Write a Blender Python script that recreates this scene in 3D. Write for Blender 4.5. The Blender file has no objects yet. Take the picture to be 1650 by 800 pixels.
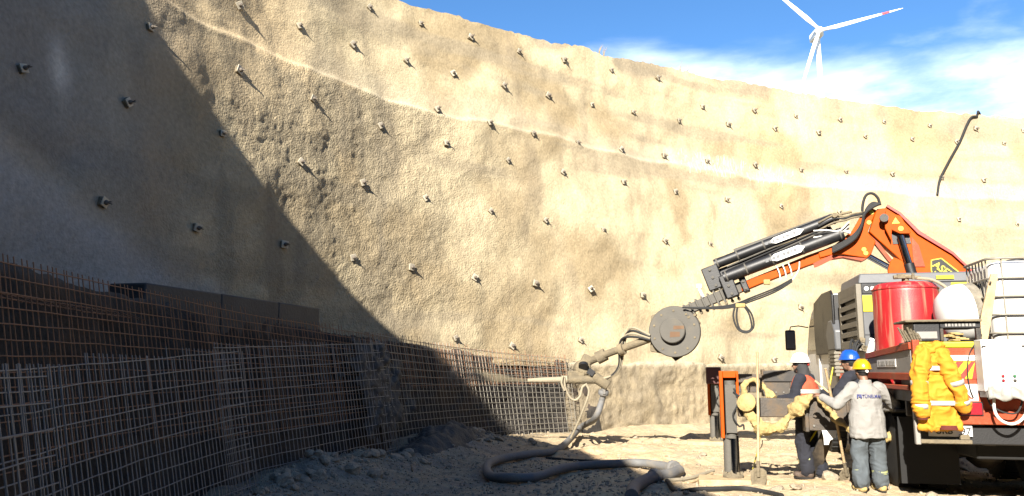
import bpy, bmesh, math, random
import numpy as np
from mathutils import Vector, Matrix
from math import sin, cos, pi, radians
random.seed(7); rng = np.random.default_rng(7)
SC = bpy.context.scene; COL = SC.collection
# ------------------------------------------------------------------ camera, sun, sky, exposure
cam = bpy.data.cameras.new('camera'); cam.sensor_width = 36; cam.lens = 27.93
cam.clip_start = .05; cam.clip_end = 20000
camo = bpy.data.objects.new('camera', cam); COL.objects.link(camo)
camo.location = (0, 0, 1.6); camo.rotation_euler = (radians(98.75), 0, 0); SC.camera = camo
SUN_AZ, SUN_EL = radians(250), radians(30)
sd = Vector((cos(SUN_AZ)*cos(SUN_EL), sin(SUN_AZ)*cos(SUN_EL), sin(SUN_EL)))
sun = bpy.data.lights.new('sun', 'SUN'); sun.energy = 5.0; sun.angle = radians(.5); sun.color = (1, .93, .82)
suno = bpy.data.objects.new('sun', sun); COL.objects.link(suno)
suno.rotation_euler = sd.to_track_quat('Z', 'Y').to_euler(); suno.location = (-20, -40, 40)
world = bpy.data.worlds.new('World'); SC.world = world; world.use_nodes = True
wn = world.node_tree; wn.nodes.clear()
def N(t, typ, **k):
    n = t.nodes.new(typ)
    for a, b in k.items():
        if a.startswith('i_'): n.inputs[int(a[2:])].default_value = b
        else: setattr(n, a, b)
    return n
def sky_nodes():
    t = wn; L = t.links.new
    out = N(t, 'ShaderNodeOutputWorld'); bg = N(t, 'ShaderNodeBackground'); bg.inputs[1].default_value = .05
    sky = N(t, 'ShaderNodeTexSky', sky_type='NISHITA', sun_disc=False, sun_elevation=SUN_EL, sun_rotation=radians(200))
    sky.altitude = 1500; sky.air_density = 1.0; sky.dust_density = .2; sky.ozone_density = 3.0
    tc = N(t, 'ShaderNodeTexCoord'); sp = N(t, 'ShaderNodeSeparateXYZ'); L(tc.outputs['Generated'], sp.inputs[0])
    mp = N(t, 'ShaderNodeMapping'); mp.inputs['Scale'].default_value = (2.2, 2.2, 7.0); mp.inputs['Location'].default_value = (3.1, 1.3, .4)
    L(tc.outputs['Generated'], mp.inputs[0])
    n1 = N(t, 'ShaderNodeTexNoise'); n1.inputs['Scale'].default_value = 1.6; n1.inputs['Detail'].default_value = 7; n1.inputs['Roughness'].default_value = .52
    n1.inputs['Distortion'].default_value = .25
    L(mp.outputs[0], n1.inputs['Vector'])
    # a band of thin soft cloud low round the horizon and a few faint wisps above it
    def mr(src, a, b, c=0., d=1.):
        m = N(t, 'ShaderNodeMapRange', interpolation_type='SMOOTHSTEP')
        for k, v in enumerate((a, b, c, d)): m.inputs[k+1].default_value = v
        L(src, m.inputs[0]); return m.outputs[0]
    def mth(op, a, b):
        m = N(t, 'ShaderNodeMath', operation=op)
        for k, v in enumerate((a, b)):
            if isinstance(v, float): m.inputs[k].default_value = v
            else: L(v, m.inputs[k])
        return m.outputs[0]
    wob = mth('MULTIPLY', mth('SUBTRACT', n1.outputs[0], .5), .16)
    zz = mth('ADD', sp.outputs[2], wob)
    band = mth('MULTIPLY', mr(zz, .20, .29), mr(zz, .375, .325))
    n2 = N(t, 'ShaderNodeTexNoise'); n2.inputs['Scale'].default_value = 2.6; n2.inputs['Detail'].default_value = 8; n2.inputs['Roughness'].default_value = .6; L(mp.outputs[0], n2.inputs['Vector'])
    dens = mth('MULTIPLY', band, mr(n2.outputs[0], .32, .66, .20, .78))
    wisp = mr(n1.outputs[0], .56, .76, 0., .38)
    cr_ = N(t, 'ShaderNodeMath', operation='MAXIMUM'); L(dens, cr_.inputs[0]); L(wisp, cr_.inputs[1]); cr = cr_
    mx = N(t, 'ShaderNodeMix', data_type='RGBA'); L(cr.outputs[0], mx.inputs[0])
    hs = N(t, 'ShaderNodeHueSaturation'); hs.inputs['Saturation'].default_value = 1.18; hs.inputs['Value'].default_value = 1.18
    L(sky.outputs[0], hs.inputs['Color'])
    L(hs.outputs[0], mx.inputs[6]); mx.inputs[7].default_value = (8.6, 9.6, 11.0, 1)
    L(mx.outputs[2], bg.inputs[0]); L(bg.outputs[0], out.inputs[0])
sky_nodes()
SC.view_settings.view_transform = 'Standard'; SC.view_settings.look = 'None'
SC.view_settings.exposure = 1.98; SC.view_settings.gamma = 1
SC.cycles.volume_step_rate = 1.0

# ------------------------------------------------------------------ helpers
def tag(o, label=None, cat=None, group=None, kind=None):
    if label: o['label'] = label
    if cat: o['category'] = cat
    if group: o['group'] = group
    if kind: o['kind'] = kind
    return o
def empty(name, loc=(0,0,0), rz=0, label=None, cat=None, group=None):
    o = bpy.data.objects.new(name, None); COL.objects.link(o); o.location = loc; o.rotation_euler = (0,0,rz)
    o.empty_display_size = .2
    return tag(o, label, cat, group)
def link(name, me, mat, parent=None, loc=None):
    o = bpy.data.objects.new(name, me); COL.objects.link(o)
    if mat is not None and not me.materials: me.materials.append(mat)
    if parent is not None: o.parent = parent
    if loc is not None: o.location = loc
    return o
def copy_tree(o, parent=None):
    c = o.copy(); COL.objects.link(c)
    if parent is not None: c.parent = parent
    for ch in list(o.children): copy_tree(ch, c)
    return c
V3 = lambda *a: np.array(a, float)
def unit(v):
    v = np.asarray(v, float); return v/max(1e-9, np.linalg.norm(v))
def frame(d):
    d = unit(d); a = V3(0,0,1) if abs(d[2]) < .9 else V3(1,0,0)
    x = unit(np.cross(a, d)); y = np.cross(d, x); return x, y
class MB:
    def __init__(s): s.v = []; s.f = []
    def add(s, vs, fs):
        b = len(s.v); s.v += [tuple(map(float, p)) for p in vs]; s.f += [tuple(i+b for i in f) for f in fs]; return s
    def box(s, c, sz, rot=None):
        c = np.array(c, float); h = np.array(sz, float)/2
        P = np.array([[i,j,k] for i in (-1,1) for j in (-1,1) for k in (-1,1)])*h
        if rot is not None: P = P @ np.array(rot).T
        return s.add(P+c, [(0,1,3,2),(4,6,7,5),(0,4,5,1),(2,3,7,6),(0,2,6,4),(1,5,7,3)])
    def b2(s, x0,x1,y0,y1,z0,z1): return s.box(((x0+x1)/2,(y0+y1)/2,(z0+z1)/2), (x1-x0,y1-y0,z1-z0))
    def prism(s, poly, vec):
        n = len(poly); P = [np.array(p, float) for p in poly]; Q = [p+np.array(vec, float) for p in P]
        return s.add(P+Q, [tuple(range(n))[::-1], tuple(range(n, 2*n))]+[(i,(i+1)%n,(i+1)%n+n,i+n) for i in range(n)])
    def tube(s, pts, r, n=8, caps=True):
        pts = [np.array(p, float) for p in pts]; m = len(pts)
        rs = r if hasattr(r, '__len__') else [r]*m
        vs = []; x = None
        for i, p in enumerate(pts):
            d = unit(pts[min(i+1,m-1)]-pts[max(i-1,0)])
            if x is None: x, y = frame(d)
            else:
                x = unit(x-d*np.dot(x,d)); y = np.cross(d, x)
            for k in range(n):
                a = 2*pi*k/n; vs.append(p+rs[i]*(cos(a)*x+sin(a)*y))
        fs = [(i*n+k, i*n+(k+1)%n, (i+1)*n+(k+1)%n, (i+1)*n+k) for i in range(m-1) for k in range(n)]
        if caps: fs += [tuple(range(n))[::-1], tuple(range((m-1)*n, m*n))]
        return s.add(vs, fs)
    def cyl(s, a, b, r, r2=None, n=16): return s.tube([a,b], [r, r if r2 is None else r2], n)
    def lathe(s, c, prof, n=24, axis=(0,0,1)):       # prof: list of (r, h) along axis
        d = unit(axis); x, y = frame(d); c = np.array(c, float); vs = []
        for r, h in prof:
            for k in range(n):
                a = 2*pi*k/n; vs.append(c+d*h+r*(cos(a)*x+sin(a)*y))
        m = len(prof)
        fs = [(i*n+k, i*n+(k+1)%n, (i+1)*n+(k+1)%n, (i+1)*n+k) for i in range(m-1) for k in range(n)]
        fs += [tuple(range(n))[::-1], tuple(range((m-1)*n, m*n))]
        return s.add(vs, fs)
    def caps(s, a, b, ra, rb, n=14):                 # closed tapered capsule
        a = np.array(a, float); b = np.array(b, float); L = np.linalg.norm(b-a); d = unit(b-a)
        prof = [(ra*cos(t), ra*sin(t)) for t in np.linspace(-pi/2+.15, 0, 5)]+[(rb*cos(t), L+rb*sin(t)) for t in np.linspace(0, pi/2-.15, 5)]
        return s.lathe(a, prof, n, d)
    def ell(s, c, r, rot=None, n=16, m=10):
        vs = []; fs = []
        for i in range(m+1):
            t = -pi/2+.06+(pi-.12)*i/m
            for k in range(n):
                a = 2*pi*k/n; vs.append([r[0]*cos(t)*cos(a), r[1]*cos(t)*sin(a), r[2]*sin(t)])
        vs = np.array(vs)
        if rot is not None: vs = vs @ np.array(rot).T
        fs = [(i*n+k, i*n+(k+1)%n, (i+1)*n+(k+1)%n, (i+1)*n+k) for i in range(m) for k in range(n)]+[tuple(range(n))[::-1], tuple(range(m*n,(m+1)*n))]
        return s.add(vs+np.array(c, float), fs)
    def loft(s, secs, n=24):                         # secs: (center, rx, ry) horizontal ellipses
        vs = []
        for c, rx, ry in secs:
            for k in range(n):
                a = 2*pi*k/n; vs.append((c[0]+rx*cos(a), c[1]+ry*sin(a), c[2]))
        m = len(secs)
        return s.add(vs, [(i*n+k, i*n+(k+1)%n, (i+1)*n+(k+1)%n, (i+1)*n+k) for i in range(m-1) for k in range(n)]+[tuple(range(n))[::-1], tuple(range((m-1)*n, m*n))])
    def mesh(s, name, smooth=False, ang=40):
        me = bpy.data.meshes.new(name); me.from_pydata(s.v, [], s.f)
        bm = bmesh.new(); bm.from_mesh(me); bmesh.ops.recalc_face_normals(bm, faces=bm.faces); bm.to_mesh(me); bm.free()
        if smooth:
            me.polygons.foreach_set('use_smooth', [True]*len(me.polygons))
            me.set_sharp_from_angle(angle=radians(ang))
        return me
    def build(s, name, mat, parent=None, smooth=True, bevel=0, loc=None):
        o = link(name, s.mesh(name, smooth), mat, parent, loc)
        if bevel:
            b = o.modifiers.new('bevel', 'BEVEL'); b.width = bevel; b.segments = 2; b.limit_method = 'ANGLE'; b.angle_limit = radians(40)
        return o
def catmull(P, n=12, closed=False):
    P = np.array(P, float); out = []; K = len(P)
    for i in range(K if closed else K-1):
        if closed: p0,p1,p2,p3 = P[(i-1)%K],P[i],P[(i+1)%K],P[(i+2)%K]
        else:
            p1,p2 = P[i],P[i+1]; p0 = P[i-1] if i>0 else 2*p1-p2; p3 = P[i+2] if i+2<K else 2*p2-p1
        t = np.linspace(0,1,n,endpoint=False)[:,None]
        out.append(.5*(2*p1+(p2-p0)*t+(2*p0-5*p1+4*p2-p3)*t**2+(3*p1-p0-3*p2+p3)*t**3))
    out = np.vstack(out)
    return out if closed else np.vstack([out, P[-1]])
# ------------------------------------------------------------------ vectorised noise
def _h(ix, iy, iz, seed):
    with np.errstate(over='ignore'):
        h = (ix.astype(np.uint32)*np.uint32(374761393))^(iy.astype(np.uint32)*np.uint32(668265263))^(iz.astype(np.uint32)*np.uint32(2147483647))^np.uint32(seed*1274126177 & 0xffffffff)
        h = (h^(h>>np.uint32(13)))*np.uint32(1274126177); h = (h^(h>>np.uint32(16)))*np.uint32(2246822519); h = h^(h>>np.uint32(13))
    return h.astype(np.float64)/4294967295.0*2-1
def vn(p, seed=0):
    p = np.asarray(p, float); i = np.floor(p).astype(np.int64); f = p-i; u = f*f*f*(f*(f*6-15)+10)
    r = 0
    for dx in (0,1):
        wx = u[:,0] if dx else 1-u[:,0]
        for dy in (0,1):
            wy = u[:,1] if dy else 1-u[:,1]
            for dz in (0,1):
                wz = u[:,2] if dz else 1-u[:,2]
                r = r+wx*wy*wz*_h(i[:,0]+dx, i[:,1]+dy, i[:,2]+dz, seed)
    return r
def fbm(p, o=4, seed=0):
    r = 0; a = .5
    for k in range(o): r = r+a*vn(np.asarray(p)*2**k, seed+k); a *= .5
    return r
def ss(a, b, x): t = np.clip((x-a)/(b-a), 0, 1); return t*t*(3-2*t)
def lerp(a, b, t): t = np.asarray(t)[:,None]; return a*(1-t)+b*t
def grid_mesh(name, P, nu, nv, mat, col=None, closed_u=False, smooth=True, flip=False):
    me = bpy.data.meshes.new(name)
    I = np.arange(nu*nv).reshape(nu, nv)
    if closed_u: I = np.vstack([I, I[:1]])
    q = np.stack([I[:-1,:-1], I[1:,:-1], I[1:,1:], I[:-1,1:]], -1).reshape(-1, 4)
    if flip: q = q[:, ::-1]
    me.vertices.add(len(P)); me.vertices.foreach_set('co', np.ascontiguousarray(P, dtype=np.float32).ravel())
    me.loops.add(q.size); me.loops.foreach_set('vertex_index', q.astype(np.int32).ravel())
    me.polygons.add(len(q)); me.polygons.foreach_set('loop_start', np.arange(0, q.size, 4, dtype=np.int32))
    me.polygons.foreach_set('use_smooth', np.full(len(q), smooth))
    me.update(); me.validate()
    if col is not None:
        a = me.color_attributes.new('tint', 'FLOAT_COLOR', 'POINT')
        a.data.foreach_set('color', (col if col.shape[1] == 4 else np.c_[col, np.ones(len(col))*.6]).astype(np.float32).ravel())
    return link(name, me, mat)
# ------------------------------------------------------------------ materials
MATS = {}
def pm(name, base, rough=.6, metal=0., var=.12, scale=5., dirt=0., dirtcol=(.40,.31,.19), bump=.15, bscale=60., dscale=2.5, attr=None, spec=.5, streak=0., streakcol=(.9,.8,.7)):
    if name in MATS: return MATS[name]
    g = 1 if (attr or 'turbine' in name or 'rebar' in name) else .62 if 'white' in name else .40
    base = tuple(c*g for c in base); dirtcol = tuple(c*.42 for c in dirtcol); streakcol = tuple(c*.42 for c in streakcol)
    m = bpy.data.materials.new(name); m.use_nodes = True; t = m.node_tree; L = t.links.new
    b = t.nodes['Principled BSDF']; b.inputs['Roughness'].default_value = rough; b.inputs['Metallic'].default_value = metal
    b.inputs['Specular IOR Level'].default_value = spec
    tc = N(t, 'ShaderNodeTexCoord')
    n1 = N(t, 'ShaderNodeTexNoise'); n1.inputs['Scale'].default_value = scale; n1.inputs['Detail'].default_value = 6; L(tc.outputs['Object'], n1.inputs['Vector'])
    r1 = N(t, 'ShaderNodeMapRange'); r1.inputs[1].default_value = .25; r1.inputs[2].default_value = .75; r1.inputs[3].default_value = 1-var; r1.inputs[4].default_value = 1+var
    L(n1.outputs[0], r1.inputs[0])
    mu = N(t, 'ShaderNodeVectorMath', operation='SCALE'); L(r1.outputs[0], mu.inputs['Scale'])
    if attr:
        at = N(t, 'ShaderNodeAttribute', attribute_name=attr); L(at.outputs['Color'], mu.inputs[0])
    else: mu.inputs[0].default_value = base[:3]
    col = mu.outputs[0]
    if streak > 0:
        mp = N(t, 'ShaderNodeMapping'); mp.inputs['Scale'].default_value = (9, 9, .7); L(tc.outputs['Object'], mp.inputs[0])
        n3 = N(t, 'ShaderNodeTexNoise'); n3.inputs['Scale'].default_value = 1.5; n3.inputs['Detail'].default_value = 4; L(mp.outputs[0], n3.inputs['Vector'])
        r3 = N(t, 'ShaderNodeMapRange', interpolation_type='SMOOTHSTEP'); r3.inputs[1].default_value = .5; r3.inputs[2].default_value = .68; r3.inputs[4].default_value = streak; L(n3.outputs[0], r3.inputs[0])
        mx = N(t, 'ShaderNodeMix', data_type='RGBA'); L(r3.outputs[0], mx.inputs[0]); L(col, mx.inputs[6]); mx.inputs[7].default_value = (*streakcol, 1); col = mx.outputs[2]
    if dirt > 0:
        n2 = N(t, 'ShaderNodeTexNoise'); n2.inputs['Scale'].default_value = dscale; n2.inputs['Detail'].default_value = 9; n2.inputs['Roughness'].default_value = .68; L(tc.outputs['Object'], n2.inputs['Vector'])
        r2 = N(t, 'ShaderNodeMapRange', interpolation_type='SMOOTHSTEP'); r2.inputs[1].default_value = .62-.3*dirt; r2.inputs[2].default_value = .8-.2*dirt; r2.inputs[4].default_value = min(.92, dirt*1.2)
        L(n2.outputs[0], r2.inputs[0])
        mx = N(t, 'ShaderNodeMix', data_type='RGBA'); L(r2.outputs[0], mx.inputs[0]); L(col, mx.inputs[6]); mx.inputs[7].default_value = (*dirtcol, 1)
        col = mx.outputs[2]
        rr = N(t, 'ShaderNodeMapRange'); rr.inputs[3].default_value = rough; rr.inputs[4].default_value = .92; L(r2.outputs[0], rr.inputs[0]); L(rr.outputs[0], b.inputs['Roughness'])
        if metal > 0:
            r4 = N(t, 'ShaderNodeMapRange'); r4.inputs[3].default_value = metal; r4.inputs[4].default_value = 0; L(r2.outputs[0], r4.inputs[0]); L(r4.outputs[0], b.inputs['Metallic'])
    L(col, b.inputs['Base Color'])
    if bump > 0:
        nb = N(t, 'ShaderNodeTexNoise'); nb.inputs['Scale'].default_value = bscale; nb.inputs['Detail'].default_value = 4; L(tc.outputs['Object'], nb.inputs['Vector'])
        bp = N(t, 'ShaderNodeBump'); bp.inputs['Strength'].default_value = bump; bp.inputs['Distance'].default_value = .02; L(nb.outputs[0], bp.inputs['Height'])
        if attr: bp.inputs['Distance'].default_value = .045; L(at.outputs['Alpha'], bp.inputs['Strength'])
        L(bp.outputs[0], b.inputs['Normal'])
    MATS[name] = m; return m
DUST = (.46,.36,.22)
M_wall = pm('shotcrete', (1,1,1), .95, var=.18, scale=14, attr='tint', bump=1.0, bscale=26, spec=.15)
M_earth = pm('earth', (1,1,1), .97, var=.25, scale=7, attr='tint', bump=.9, bscale=22, spec=.1)
M_floor = pm('pit_floor', (1,1,1), .97, var=.28, scale=11, attr='tint', bump=.8, bscale=30, spec=.1)
M_terrain = pm('hill_soil', (.30,.25,.15), .97, var=.3, scale=.05)
M_rock = pm('rubble_stone', (.56,.46,.33), .9, var=.35, scale=5, dirt=.35, bump=.6, bscale=14)
M_lime = pm('lime_deposit', (.78,.70,.56), .9, bump=.2)
M_plate = pm('anchor_plate_steel', (.85,.76,.58), .7, dirt=.5, dirtcol=(.5,.42,.28), bscale=30)
M_nut = pm('anchor_nut_steel', (.24,.20,.16), .7, metal=.2, dirt=.3)
M_rebar = pm('dull_rebar', (.17,.175,.185), .5, metal=.55, dirt=.35, dirtcol=(.20,.17,.14), bump=.2)
M_rust = pm('rusty_rebar', (.22,.115,.062), .85, metal=.1, dirt=.45, dirtcol=(.10,.06,.035), bump=.2, dscale=1.2)
M_galv = pm('galvanised_wire', (.50,.46,.38), .55, metal=.3, dirt=.5, dirtcol=(.42,.33,.2))
M_wet = pm('fresh_shotcrete', (.085,.08,.07), .8, var=.3, scale=6, bump=.9, bscale=24)
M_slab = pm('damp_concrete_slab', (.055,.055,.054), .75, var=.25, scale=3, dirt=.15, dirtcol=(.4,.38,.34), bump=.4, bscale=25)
M_orange = pm('orange_crane_paint', (.74,.115,.003), .6, dirt=.30, dirtcol=(.52,.19,.03), bump=.05, spec=.12)
M_red = pm('red_paint', (.62,.035,.02), .5, dirt=.35, dirtcol=(.5,.2,.12), bump=.06)
M_redbed = pm('worn_red_bed_paint', (.55,.075,.018), .6, dirt=.5, dirtcol=(.46,.25,.13), dscale=4, spec=.3)
M_tankred = pm('sun_bleached_red_tank', (.62,.02,.025), .45, var=.1, dirt=.2, dirtcol=(.55,.33,.2), streak=.8, streakcol=(.60,.30,.19), bump=.08)
M_black = pm('black_paint', (.014,.014,.016), .5, dirt=.3, dirtcol=(.11,.09,.065), bump=.1)
M_dark = pm('dark_steel', (.045,.04,.036), .55, metal=.2, dirt=.55, dirtcol=(.22,.16,.09))
M_beam = pm('greasy_beam_steel', (.07,.055,.04), .5, dirt=.6, dirtcol=(.22,.14,.07), dscale=3)
M_grey = pm('grey_panel_paint', (.16,.165,.175), .5, dirt=.2, dirtcol=(.4,.36,.28), bump=.04)
M_grey2 = pm('worn_grey_panel', (.42,.40,.37), .6, dirt=.4, dirtcol=(.42,.34,.24))
M_void = pm('shade_black_rubber', (.010,.010,.010), .9, bump=0)  # near-black colour carries the deep shade under the truck
M_tan = pm('sand_grey_louver', (.30,.265,.20), .6, dirt=.3)
M_yellow = pm('yellow_panel', (.85,.72,.01), .5, dirt=.1, bump=.03)
M_white = pm('white_paint', (.78,.77,.74), .45, dirt=.24, dscale=5, bump=.04)
M_whitepl = pm('white_plastic', (.80,.79,.75), .35, dirt=.22, bump=.05)
M_chrome = pm('chrome_rod', (.40,.42,.46), .14, metal=1., bump=.02, dirt=.08)
M_rubber = pm('black_rubber', (.014,.014,.014), .75, dirt=.12, dirtcol=(.2,.16,.11))
M_hose = pm('dusty_concrete_hose', (.24,.24,.24), .75, dirt=.6, dirtcol=(.36,.31,.24), dscale=6, bump=.4, bscale=40)
M_hosepale = pm('dust_caked_hose', (.50,.43,.30), .9, dirt=.4, dirtcol=(.33,.27,.18), bump=.6, bscale=30)
M_caked = pm('cement_caked_steel', (.27,.22,.14), .9, var=.25, dirt=.55, dirtcol=(.42,.33,.19), bump=.8, bscale=30)
M_reel = pm('dusty_grey_steel', (.15,.138,.115), .75, var=.1, dirt=.4, dirtcol=(.22,.19,.14), bump=.3)
M_wood = pm('weathered_wood', (.80,.58,.32), .8, var=.3, scale=9, dirt=.3, bump=.4)
M_glass = pm('dark_cab_glass', (.015,.017,.02), .08, bump=0)
M_blue = pm('blue_helmet_plastic', (.012,.12,.62), .3, dirt=.08, bump=.0)
M_helmy = pm('yellow_helmet_plastic', (.88,.50,.01), .3, dirt=.08, bump=.0)
M_helmw = pm('white_helmet_plastic', (.82,.82,.80), .3, dirt=.06, bump=.0)
M_navy = pm('navy_work_cloth', (.016,.018,.032), .9, var=.25, scale=14, bump=.3, bscale=300)
M_navyd = pm('dusty_navy_cloth', (.035,.042,.065), .9, var=.3, scale=9, dirt=.25, bump=.3, bscale=300)
M_jeans = pm('washed_blue_jeans', (.12,.145,.165), .9, var=.3, scale=7, dirt=.35, dirtcol=(.30,.29,.23), bump=.3, bscale=300)
M_pale = pm('pale_grey_jacket_cloth', (.44,.425,.40), .9, var=.1, scale=7, dirt=.28, dirtcol=(.5,.44,.33), bump=.3, bscale=250)
M_vest = pm('faded_orange_vest', (.80,.13,.05), .85, var=.12, bump=.3, bscale=250)
M_hivis = pm('orange_hivis_cloth', (.95,.40,.005), .8, var=.12, scale=5, dirt=.25, dirtcol=(.72,.22,.02), bump=.3, bscale=200)
M_reflect = pm('reflective_tape', (.72,.70,.63), .4, dirt=.2, dirtcol=(.6,.4,.2))
M_reflecty = pm('lime_reflective_tape', (.62,.66,.30), .5, dirt=.2)
M_skin = pm('skin', (.40,.21,.13), .55, var=.1, bump=.1)
M_hair = pm('dark_hair', (.015,.012,.01), .7)
M_boot = pm('dusty_boot_leather', (.13,.085,.06), .75, dirt=.45, bump=.3)
M_ink = pm('blue_print', (.03,.04,.22), .7, bump=0)
M_inkk = pm('black_print', (.02,.02,.02), .7, bump=0)
M_foam = pm('tan_wrapped_sleeve', (.66,.48,.19), .9, var=.2, scale=12, dirt=.3, dirtcol=(.45,.33,.15), bump=.9, bscale=26)
M_bolt = pm('zinc_bolt', (.4,.39,.36), .4, metal=.7, dirt=.3)
M_turb = pm('turbine_white', (.80,.80,.79), .4, bump=0, var=.03)
M_turbred = pm('turbine_red_band', (.55,.06,.06), .45, bump=0)
M_bag = pm('clear_plastic_sheet', (.55,.54,.50), .3, bump=.3, bscale=20)
M_lampred = pm('red_lens', (.5,.02,.04), .25, bump=.1, bscale=90)
M_green = pm('green_button', (.03,.25,.08), .4, bump=0)
# ------------------------------------------------------------------ the pit wall
SEAM = [(-2,-11.5),(-3.4,-8.5),(-3.9,-6),(-4.3,-3.8),(-5.15,-.6),(-6.4,2.0),(-7.5,3.6),(-7.8,5.5),(-7.45,7.8),(-6.8,10.6),(-6.02,13.07),(-5.14,15.08),(-4.36,16.41),(-3.78,17.16),(-2.62,18.43),(-1.65,19.3),(-.57,20.1),(1.86,22),(5.17,24.3),(8.75,26.35),(12.9,28),(19.3,29.6),(25,30.2),(31,29.6),(37,27),(42,22),(44,15),(43,7),(40,0),(34,-7),(26,-11.5),(17,-14),(8,-14.5),(2,-13.5)]
def resample(Q, ds):
    L = np.r_[0, np.cumsum(np.linalg.norm(np.diff(Q, axis=0), axis=1))]; s = np.arange(0, L[-1], ds)
    return s, np.c_[np.interp(s, L, Q[:,0]), np.interp(s, L, Q[:,1])]
def norms(Q):
    T = np.gradient(Q, axis=0); T /= np.linalg.norm(T, axis=1)[:,None]; return np.c_[-T[:,1], T[:,0]]
Wq = catmull(SEAM, 24, True); Ws, WQ = resample(np.vstack([Wq, Wq[:1]]), .05); WN = norms(WQ); WLEN = Ws[-1]
def Wat(s):
    s = np.mod(s, WLEN); return np.c_[np.interp(s, Ws, WQ[:,0]), np.interp(s, Ws, WQ[:,1])], np.c_[np.interp(s, Ws, WN[:,0]), np.interp(s, Ws, WN[:,1])]
def woff(z): return np.where(z > 4, .16*(z-8), -.64+.08*(z-4))
def rimz(s): return np.interp(s, [0,26,32.5,34.8,38,40,42.6,46,49.3,54.3,58.5,75,110,160], [11.2,11.2,10.81,10.98,11.14,11.28,11.4,11.55,11.59,11.52,11.5,11.4,11.2,11.2])
def seamz(s): return 8.0+.05*np.sin(s*.9)+.03*np.sin(s*2.7+1)
def wrough(s, z, P):
    near = np.exp(-((s-30.5)/4.5)**2)
    below = ss(8.05, 7.9, z)
    m = .12+.88*below*(.12+.88*near)*ss(-.35, .4, fbm(P*.5, 3, 11)+.25*near)
    return m*np.where(s < 25, .5, 1)
def wdisp(s, z, P):                       # towards the pit
    d = .13*vn(P*.33, 1)+.06*vn(P*.85, 2)+.03*vn(P*2.1, 3)
    r = wrough(s, z, P)
    d = d+r*(.008*vn(P*4.2, 4)+.010*vn(P*8.5, 5)+.012*vn(P*13, 6)+.010*vn(P*18, 9))+.006*vn(P*9, 7)
    zs = seamz(s)+.04*vn(P*3.1, 8)
    d = d+.055*ss(zs+.05, zs-.05, z)*ss(62, 40, s)+.015*np.exp(-((z-zs)/.07)**2)
    d = d+.02*np.sin(z*3.9+.4*np.sin(s*.3))*ss(9, 3, z)
    return d
def Wpt(s, z, out=0.):                    # a point on the finished wall, moved `out` metres into the pit
    s = np.atleast_1d(np.asarray(s, float)); z = np.atleast_1d(np.asarray(z, float))
    q, n = Wat(s); p = q+n*woff(z)[:,None]; P = np.c_[p, z]
    d = wdisp(s, z, P)+out
    return np.c_[p-n*d[:,None], z], n
su = np.unique(np.r_[np.arange(0, 20, .4), np.arange(20, 60, .05), np.arange(60, WLEN, .4)]); nz = 200
zt = np.linspace(0, 1, nz)
S = np.repeat(su, nz); rj = rimz(S)+.05*vn(np.c_[S*.8, S*0, S*0], 21)+.035*vn(np.c_[S*3, S*0, S*0], 22)+.03*vn(np.c_[S*8, S*0, S*0], 23)
zb0 = np.interp(S, [28.5,30.5,38,41], [1.1,1.74,1.70,1.3]); Z = zb0+np.tile(zt, len(su))*(rj-zb0)
P, nn = Wpt(S, Z)
def wcol(S, Z, P):
    a = fbm(P*.45, 4, 31); b = fbm(P*1.6, 4, 32); c = fbm(P*.22+7, 3, 33)
    Pv = np.c_[P[:,0]*1.4, P[:,1]*1.4, P[:,2]*.28]; v = fbm(Pv, 4, 34)
    col = np.tile(V3(.475,.398,.255), (len(S),1))
    col = lerp(col, V3(.33,.26,.155), ss(-.08, .3, a))
    col = lerp(col, V3(.53,.43,.27), ss(-.05, -.4, a)*.8)
    col = lerp(col, V3(.28,.225,.15), ss(.08, .4, v)*.45)
    col = lerp(col, V3(.55,.40,.22), ss(.08, .4, c)*.45)
    # long horizontal tide lines left by each spraying lift
    Ph = np.c_[P[:,0]*.16, P[:,1]*.16, P[:,2]*1.5]; hb = fbm(Ph, 4, 35)
    col = lerp(col, V3(.30,.25,.17), ss(.06, .34, hb)*.75)
    # grey-brown damp patches under the rim and under the seam
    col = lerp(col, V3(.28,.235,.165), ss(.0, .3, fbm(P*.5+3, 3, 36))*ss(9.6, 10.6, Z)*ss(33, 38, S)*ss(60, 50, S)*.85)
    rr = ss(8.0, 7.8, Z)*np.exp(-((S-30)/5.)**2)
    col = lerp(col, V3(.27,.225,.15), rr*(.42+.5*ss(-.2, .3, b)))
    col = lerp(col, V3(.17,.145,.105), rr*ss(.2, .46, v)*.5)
    # pale lime overspray just above the seam
    zs = seamz(S); band = ss(zs-.12, zs+.02, Z)*ss(zs+.75, zs+.35, Z+.25*b)
    col = lerp(col, V3(.62,.55,.42), band*ss(39, 47, S)*.24+band*ss(26, 32, S)*.18)
    col = lerp(col, V3(.66,.58,.44), np.exp(-((Z-zs)/.04)**2)*.12*ss(62, 50, S))
    # pale patches and fresher grey coat low on the left
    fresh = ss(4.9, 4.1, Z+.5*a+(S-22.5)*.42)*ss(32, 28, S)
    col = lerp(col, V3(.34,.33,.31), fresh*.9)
    col = lerp(col, V3(.215,.208,.192), ss(27.5, 23, S)*.85*(1-fresh))  # left stretch greyed and darkened: shade put into the tint
    col = lerp(col, V3(.60,.56,.48), np.exp(-(((S-23.55)/.16)**2+((Z-5.75)/.38)**2))*.8)
    dd = np.hypot(S-48.1, (Z-10.65)); col = lerp(col, V3(.58,.48,.31), ss(1.25, .85, dd)*.55)
    col = lerp(col, V3(.27,.235,.18), ss(3.3, 2.2, Z+.4*a)*ss(38, 43, S)*.25)
    return np.c_[np.clip(col*(.70*(1+.10*b))[:,None], .02, .8), .25+.75*wrough(S, Z, P)]
wall = grid_mesh('shotcrete_wall', P, len(su), nz, M_wall, wcol(S, Z, P), closed_u=True)
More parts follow.
